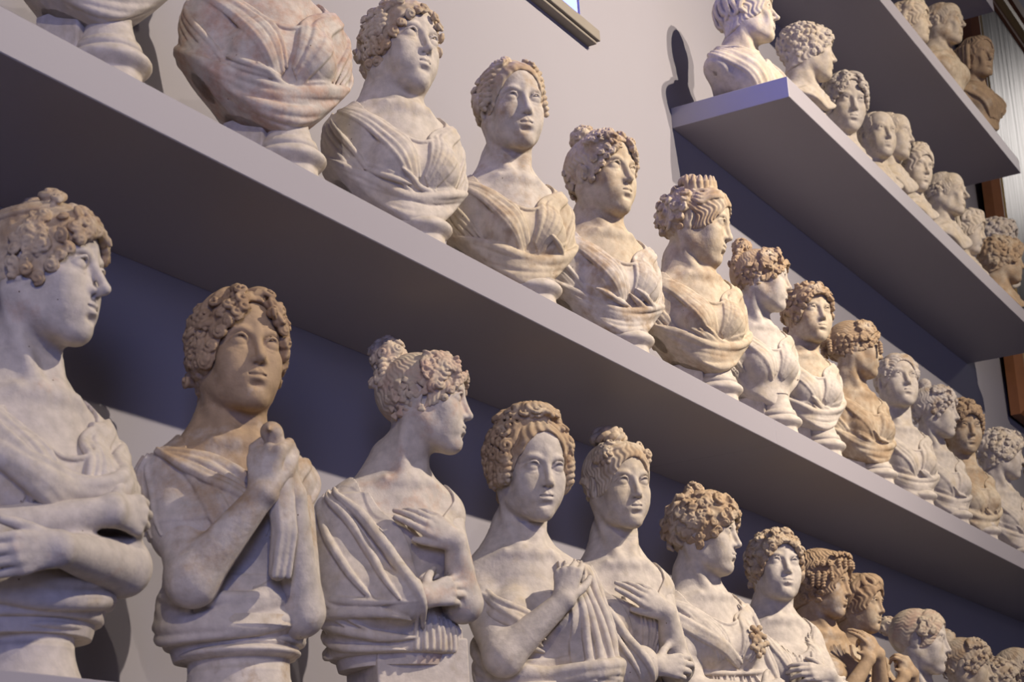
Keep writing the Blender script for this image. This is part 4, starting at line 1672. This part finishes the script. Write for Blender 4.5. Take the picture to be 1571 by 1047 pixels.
def b6():
    b = half_figure('bust in profile with flat tan curls and a flower corsage on her bodice', 2.0, 0, .90, .455, (.0, -.014, .188), (-10, -8, 2), 16, h=.003, low=-.39)
    sleeve(b, -1, (-.140, -.06, -.29), 0, .5, .054)
    b.S.tube([(.112, .025, -.085), (.134, -.03, -.24), (.115, -.07, -.33)], [.052, .056, .055], .05)
    c = b.cloth()
    rng = b.rng
    dress_gathered(b, .105)
    c.swag((-92, -.045), (10, -.222), 7, rng, .01, .022, .012, .0085)
    c.fan([(-40, -.25), (-40, -.32), (-42, -.38)], [(40, -.25), (40, -.32), (42, -.38)], 14, .006, .004, .3, rng)
    c.fold([(-100, -.235), (-40, -.245), (20, -.245), (90, -.235)], .007, .006, 24, .006)
    for i in range(4):
        a = 56 + i * 12
        c.jf([(a, -.04), (a - 2, -.16), (a - 6, -.3)], rng, .011, .009)
    arm(b.S, (-.112, .025, -.085), (-.138, -.07, -.30), (.03, -.175, -.31))
    hand(b.S, (.03, -.175, -.31), (1, -.05, .1), (.1, 1, -.2), 1, (45, 48, 50, 55))
    b.head(smile=.2, nose=1.2)
    # corsage
    S = Field((-.02, -.26, .22), (.17, -.02, .46), .003)
    S.fr = b.fr
    for i in range(16):
        a = i * 2.4
        r = .034 * math.sqrt(i / 16)
        q = (.075 + r * math.cos(a), -.128 + .03 * r, -.155 + r * 1.35 * math.sin(a))
        S.ell(q, (.0095, .0085, .0095), .003)
    m = plaster(WHITE, CREAM, .4, 10, (.2, .8))
    fl = link_mesh('flower_corsage', *S.mesh(), plaster(CREAM, TAN, .6), b.root)
    b.finish(m, hair_loose_top(16, .0025), plaster(CREAM, TAN, .7), plaster(WHITE, CREAM, .3), flat_bottom(-.39))
    b.round_socle(m, .09, .12)


def b7():
    b = half_figure('white bust with face uplifted, side curls and pleated bodice, arms crossed low', 2.50, 26, .88, .435, (.006, -.014, .188), (46, 10, 5), 17, h=.0031, low=-.38)
    sleeve(b, 1, (.148, -.06, -.29), 0, .5, .053)
    c = b.cloth()
    rng = b.rng
    c.cover(scoop(c, .14, .112, -.04, -.03))
    c.fan([(-72, -.03), (-46, -.09), (-22, -.17), (-10, -.25)], [(10, -.15), (8, -.18), (4, -.22), (2, -.26)], 9, .0062, .005, .2, rng)
    c.fan([(72, -.03), (50, -.10), (30, -.18), (18, -.25)], [(18, -.14), (14, -.18), (10, -.22), (6, -.26)], 7, .006, .005, .2, rng)
    for i in range(6):
        c.jf([(-100 - i * 9, -.04), (-98 - i * 8, -.16), (-84 - i * 8, -.30)], rng, .010, .008)
    mantle_swags(b, -.38, -.29, 4, r=.015)
    arm(b.S, (-.112, .025, -.085), (-.145, -.05, -.29), (.05, -.170, -.265))
    hand(b.S, (.05, -.170, -.265), (1, .1, .15), (.1, 1, 0), 1, (28, 32, 36, 42))
    arm(b.S, (.112, .025, -.085), (.148, -.06, -.29), (.080, -.17, -.215))
    hand(b.S, (.080, -.17, -.215), (-1, .0, .15), (-.1, .9, -.3), -1, (20, 25, 28, 32), 6)
    b.head(smile=.6)
    m = plaster(WHITE, CREAM, .18, 10)
    b.finish(m, hair_curly(17, .0026, .0125, 84, .074, .014), plaster(CREAM, TAN, .6), m, flat_bottom(-.38))
    b.round_socle(m, .085, .12)


def b8():
    b = half_figure('tan bust with bowl-cut strands and ringlet fringe, hands at the throat', 2.98, 4, .86, .450, (.0, -.020, .180), (0, -8, 3), 18, h=.0032, low=-.42, hk=1.04)
    c = b.cloth()
    rng = b.rng
    c.cover(np.maximum(c.z + .20, -1 + 0 * c.z))
    mantle_swags(b, -.42, -.24, 5, r=.015)
    c.cover(np.where(c.x > .085, c.z + .05, 1), off=.01)
    c.swag((88, -.06), (40, -.2), 4, rng, .02, .03, .03, .009)
    arm(b.S, (-.112, .025, -.085), (-.118, -.12, -.315), (.025, -.175, -.125))
    hand(b.S, (.025, -.175, -.125), (.25, .15, .95), (.4, .9, -.1), -1, (40, 46, 50, 54), 4)
    arm(b.S, (.112, .025, -.085), (.142, -.11, -.31), (.085, -.175, -.105))
    hand(b.S, (.085, -.175, -.105), (-.6, .1, .8), (-.2, 1, -.1), 1, (16, 22, 30, 36), 6)
    b.head(smile=.4)
    m = plaster(TAN, WHITE, .30, 10)
    b.finish(m, hair_bowl(18, .0026), plaster(TAN, BROWN, .35), plaster(CREAM, TAN, .5), flat_bottom(-.42))
    b.round_socle(m, .085, .12)


def b9():
    b = half_figure('tan boyish bust with thick combed locks, clutching cloth, behind the ringlet fringe', 3.36, 2, .84, .435, (.0, -.016, .178), (4, -3, 2), 19, h=.0034, low=-.42, bust=.5)
    c = b.cloth()
    rng = b.rng
    c.cover(c.z + .22)
    mantle_swags(b, -.42, -.25, 5, r=.015)
    c.cover(np.where(np.abs(c.x) > .088, c.z + .045, 1), off=.01)
    arm(b.S, (-.112, .025, -.085), (-.125, -.11, -.32), (.02, -.175, -.15))
    hand(b.S, (.02, -.175, -.15), (.4, .1, .9), (.4, .9, -.1), -1, (60, 64, 66, 70), 3)
    arm(b.S, (.112, .025, -.085), (.148, -.10, -.32), (.085, -.175, -.13))
    hand(b.S, (.085, -.175, -.13), (-.5, .1, .8), (-.2, 1, -.1), 1, (50, 54, 58, 60), 3)
    b.head(smile=.4)
    m = plaster(TAN, CREAM, .35, 10)
    b.finish(m, hair_thick_locks(19, .0028, 30), plaster(TAN, BROWN, .4), m, flat_bottom(-.42))
    b.round_socle(m, .085, .12)


def b_far(label, x, k, zs, hrot, seed, hairf, mats, y=YS):
    d = max(.20, (STANCE[seed][2] - .09) / STANCE[seed][1])
    cut_bust(label, x, k, zs, (0, -.014, .186), hrot, seed, hairf, (mats[0], mats[1], mats[0]), 0, h=.0042, hh=.0034, y=y, cut=(d, 1.5, .25), group=GB, z=SB)


def cut_bust(label, x, k, zs, hpos, hrot, seed, hairf, mats, variant=0, h=.0024, hh=.0021, yaw_t=0, roll=0, hk=1.0, y=YS, cut=(.325, 2.1, .35), headkw={}, sw=.102, depth=.115, group=GM, z=None):
    x, k, zs, yaw_t, hrot, hpos = stance(seed, x, k, zs, yaw_t, hrot, hpos)
    b = Bust('plaster_bust', label, group, 'bust', (x, y, SM if z is None else z), k, zs, hpos, hrot, (yaw_t, 0, roll), hk, h, seed=seed, zlo=zs - .34 * k, depth=.25, width=.27)
    b.torso(low=-.30, stump=.215, sw=sw, bust=.84, neck=.92)
    cf = bust_cut(*cut)
    b.cut(cf)
    dress_cut_bust(b, variant, depth)
    b.head(**headkw)
    b.finish(mats[0], hairf(seed, hh), mats[1], mats[2], cf)
    b.pier_socle(plaster(WHITE, CREAM, .3), zs - (cut[0] - .05) * k, .066, (0, -.035), .050, (.02, .11), .105)
    return b


PW, PC, PT = plaster(WHITE, CREAM, .35, 10), plaster(CREAM, TAN, .35, 12), plaster(TAN, BROWN, .3, 12)
HCM, HTM, HWM = plaster(CREAM, TAN, .5, 16), plaster(TAN, CREAM, .3, 16), plaster(WHITE, TAN, .4, 16)
PK = plaster(WHITE, PINK, .50, 22)


def middle_row():
    P = (0, -.012, .186)
    cut_bust('white bust at top left corner, only looped mantle folds showing', -.56, .90, .42, P, (10, 0, 0), 31, hair_smooth_parted, (PW, HCM, PW), 0, y=YS, yaw_t=32)
    cut_bust('pinkish bust with its head out of the frame and long swagged mantle', -.075, .95, .425, P, (10, 0, 0), 32, hair_smooth_parted, (PK, HCM, PK), 0, y=YS, yaw_t=32)
    cut_bust('white bust with snail curls and upturned face, first full head on middle shelf', .50, .84, .435, (.0, -.014, .184), (17, 8, 4), 33, hair_smooth_cap_curls, (plaster(WHITE, CREAM, .3), HCM, PW), 0)
    cut_bust('bust with ribbon round smooth hair and long ringlets beside both cheeks', 1.02, .90, .450, (.0, -.014, .190), (32, 6, -3), 34, hair_ringlets, (plaster(WHITE, TAN, .34, 12), HCM, plaster(CREAM, TAN, .30)), 1)
    cut_bust('bust with rough topknot and clustered temple curls, gazing past its neighbour', 1.53, .90, .445, (.0, -.012, .192), (17, 0, 0), 35, hair_topknot, (PC, HCM, plaster(WHITE, TAN, .4)), 2)
    cut_bust('bust in profile with leaf diadem, waved hair and bare ear', 2.10, .90, .480, (.0, -.016, .188), (-16, -7, 2), 36, hair_diadem, (PC, plaster(CREAM, TAN, .6), PC), 3, h=.003)
    cut_bust('bust in profile with tan curly knot high on the crown', 2.60, .86, .470, (.0, -.022, .182), (-19, -10, 2), 37, lambda s, h: hair_high_bun(s, h, .036, .011, 62, .022), (plaster(WHITE, TAN, .5, 10, (.3, .75)), HTM, PW), 4, h=.0032, hh=.0026)
    cut_bust('cream bust facing out between two tan heads, hair in loose parted curls', 3.08, .88, .445, (.004, -.014, .188), (30, 4, 2), 38, lambda s, h: hair_curly(s, h, .012, 60, .074, .012, low=-10, forehead=False), (PC, HTM, PW), 1, h=.0032, hh=.0026)
    cut_bust('tan bust turned away, smooth crown between clusters of curls', 3.58, .87, .450, (.0, -.020, .184), (-28, -4, 2), 39, lambda s, h: hair_high_bun(s, h, .044, .0125, 14, .012), (plaster(CREAM, TAN, .55), HTM, plaster(CREAM, TAN, .55)), 0, h=.0034, hh=.0028)
    cut_bust('white bust with face lifted toward the viewer and smooth rolled hair', 4.07, .86, .445, (.0, -.014, .188), (42, 12, 3), 40, hair_smooth_parted, (PW, HWM, PW), 2, h=.0036, hh=.003)
    cut_bust('white bust in profile with little crown buds and temple curls', 4.60, .86, .440, (.0, -.018, .186), (-6, -5, 2), 41, lambda s, h: hair_topknot(s, h, 74, .028), (PW, HWM, PW), 0, h=.0038, hh=.003)
    cut_bust('tan-faced bust with short brown curls, half hidden by a white profile', 4.98, .88, .445, (.0, -.014, .188), (38, 2, 2), 42, lambda s, h: hair_curly(s, h, .012, 70, .070, .012), (plaster(TAN, CREAM, .45), PT, PC), 1, h=.004, hh=.0032)
    cut_bust('pale bust turned away with tight curls all over, beside the painting', 5.60, .88, .440, (.0, -.018, .186), (-22, -4, 2), 43, lambda s, h: hair_curly(s, h, .012, 80, .066, .012), (PW, plaster(WHITE, CREAM, .5), PW), 2, h=.004, hh=.0032)
    cut_bust('last bust of the middle shelf, cut by the right edge', 6.05, .88, .43, P, (30, 0, 0), 44, lambda s, h: hair_curly(s, h, .012, 70, .070, .012), (PC, PT, PC), 0, h=.0044, hh=.0036)


def man_head(label, x, y, z, group, k, chin, hrot, seed, hairf, mats, headkw, h=.0042, dress=False, low=-.14, sw=.15, hpos=(0, -.02, .172), scale_z=None):
    x, k, zs, yaw_t, hrot, hpos = stance(seed, x, k, chin - .058 * k, 0, hrot, hpos)
    b = Bust('plaster_bust', label, group, 'bust', (x, y, z), k, zs, hpos, hrot, (14, 0, 0), 1.0, h, seed=seed, zlo=max(.01, zs + (low - .06) * k), depth=.22, width=.27)
    torso(b.S, b.fr, b.hf, sw=sw, bust=0, low=-.3, neck=1.1)
    cf = lambda X, Y: low + 1.6 * np.abs(X) ** 1.5 + .3 * np.maximum(Y, 0)
    b.cut(cf)
    if dress:
        man_mantle(b)
    b.head(male=True, **headkw)
    b.finish(mats[0], hairf(seed, max(.0028, h * .8)) if hairf else None, mats[1], mats[0], cf, cloth_name='mantle')
    bm = bmesh.new()
    zt = zs + (low + .05) * k
    bm_lathe(bm, moulding(('line', .075, 0, .075, zt * .2), ('hollow', .075, zt * .2, .05, zt * .6), ('line', .05, zt * .6, .055, zt)), (0, 0), 32)
    bm_obj('socle', bm, mats[0], b.root, True)
    return b


def hair_cap_man(seed, h):
    H = hair_thick_locks(seed, h, 40, 22, .007)
    return H


def upper_rows():
    P2 = plaster(WHITE, CREAM, .55, 10)
    WC = plaster(WHITE, CREAM, .4, 10)
    man_head('pointed-chin man in a folded mantle at the blue-lit shelf end', 2.73, -0.23, SU, GU, 0.84, 0.31, (-14, 12, 4), 51, hair_cap_man, (P2, P2), dict(nose=1.7, gaunt=.6, smile=.2), h=.0034, dress=True, low=-.22)
    man_head('curly man\'s head turned away beside the mantled man', 3.27, -0.23, SU, GU, 0.9, 0.34, (-30, 0, 2), 52, lambda s, h: hair_curly(s, h, .0105, 130, .074, .006, forehead=False), (P2, P2), dict(nose=1.2), h=.0036, low=-.10)
    man_head('smaller head with curls piled in horns over the forehead', 3.65, -0.23, SU, GU, 0.95, 0.27, (26, -6, 2), 53, lambda s, h: hair_cropped_curls(s, h), (WC, WC), dict(nose=.9), h=.0038, low=-.10)
    man_head('bald man with heavy brow, overlapping another bald head', 4.02, -0.23, SU, GU, 0.86, 0.313, (30, -2, 2), 54, hair_balding, (P2, P2), dict(nose=1.2, jaw=1.1), h=.004, low=-.12)
    man_head('second bald head, behind the heavy-browed bald man', 4.38, -0.21, SU, GU, 0.9, 0.43, (-4, -6, 2), 55, hair_balding, (P2, P2), dict(nose=1.2), h=.0042, low=-.14)
    man_head('head with waved side hair and downcast face', 4.5, -0.23, SU, GU, 0.86, 0.305, (14, -6, 2), 56, lambda s, h: hair_thick_locks(s, h, 46, 22, .0085), (P2, P2), dict(nose=.9), h=.0042, low=-.12)
    man_head('bald old man with big nose and bare ear, in profile', 5.05, -0.23, SU, GU, 0.88, 0.37, (4, 0, 2), 57, hair_balding, (P2, P2), dict(nose=2.2, gaunt=.7, jaw=1.1), h=.0042, low=-.14)
    man_head('wavy-haired youth with head bowed, right of the big-nosed man', 5.34, -0.23, SU, GU, 0.84, 0.285, (-4, -14, 2), 58, lambda s, h: hair_thick_locks(s, h, 38, 24, .009), (P2, P2), dict(nose=.9), h=.0044, low=-.12)
    man_head('pale curly head squeezed behind the bowed youth', 5.65, -0.22, SU, GU, 0.88, 0.29, (-2, -4, 2), 59, lambda s, h: hair_curly(s, h, .012, 80, .070, .012), (WC, WC), dict(nose=1), h=.0044, low=-.12)
    man_head('brownish shaggy head at the far end of the short shelf', 5.76, -0.28, SU, GU, 0.95, 0.25, (-30, -4, 2), 60, lambda s, h: hair_curly(s, h, .014, 70, .070, .014, 'tuft'), (plaster(TAN, CREAM, .4), plaster(TAN, CREAM, .4)), dict(nose=1), h=.0046, low=-.10)
    man_head('curly-haired youth in profile on the upper shelf', 5.17, -0.23, ST, GT, 0.88, 0.42, (-4, 0, 2), 61, lambda s, h: hair_thick_locks(s, h, 42, 26, .0085), (PC, PC), dict(nose=.9), h=.0044, low=-.22, dress=False)
    man_head('high-browed man behind the curly youth on the upper shelf', 5.46, -0.23, ST, GT, 0.94, 0.49, (6, 2, 2), 62, hair_balding, (PC, PC), dict(nose=1.5, gaunt=.4), h=.0044, low=-.22)
    b = man_head('brown old man with long straight hair at the upper shelf end', 5.69, -0.26, ST, GT, 0.96, 0.36, (18, 4, 2), 63, lambda s, h: hair_long(s, h), (plaster(TAN, CREAM, .25), plaster(TAN, BROWN, .25)), dict(nose=1.6, gaunt=1.0), h=.0044, low=-.26, dress=True)


def hair_long(seed, h):
    H = Hair(seed, h)
    H.cap(.010, .060, .080, nape=-.08, pole=(0, 84), n=26, ears=False)
    for sx in (-1, 1):
        for az in (66, 80, 96, 112, 130, 150, 168):
            p, d = H.at(sx * az, 20)
            q, e = H.at(sx * az, -35)
            H.H.tube(crom([p + d * .010, (p + q) / 2 + d * .014, q + e * .014 + np.array([0, 0, -.03])], 8), [.011] * 8, .004)
    return H


for f in (b1, b2, b3, b4, b5, b6, b7, b8, b9):
    f()
b_far('white bust in profile with upswept hair and side lock, right of the tan pair', 3.92, .88, .36, (-10, -5, 2), 20, lambda s, h: hair_smooth_parted(s, h), (plaster(WHITE, CREAM, .3), plaster(CREAM, PINK, .4)))
b_far('tan head with a big curled knot, half hidden by the upswept white profile', 4.52, .90, .325, (-10, -6, 2), 22, lambda s, h: hair_topknot(s, h, 50, .050), (PC, HCM))
b_far('small curly head near the lower right corner', 4.92, .86, .315, (0, -6, 2), 23, lambda s, h: hair_curly(s, h, .013, 70, .07, .012), (PC, PC))
b_far('smooth domed head at the right edge of the lowest shelf', 5.36, .90, .37, (-30, 0, 2), 24, lambda s, h: hair_bowl(s, h), (plaster(CREAM, TAN, .3), plaster(CREAM, TAN, .3)))
middle_row()
upper_rows()
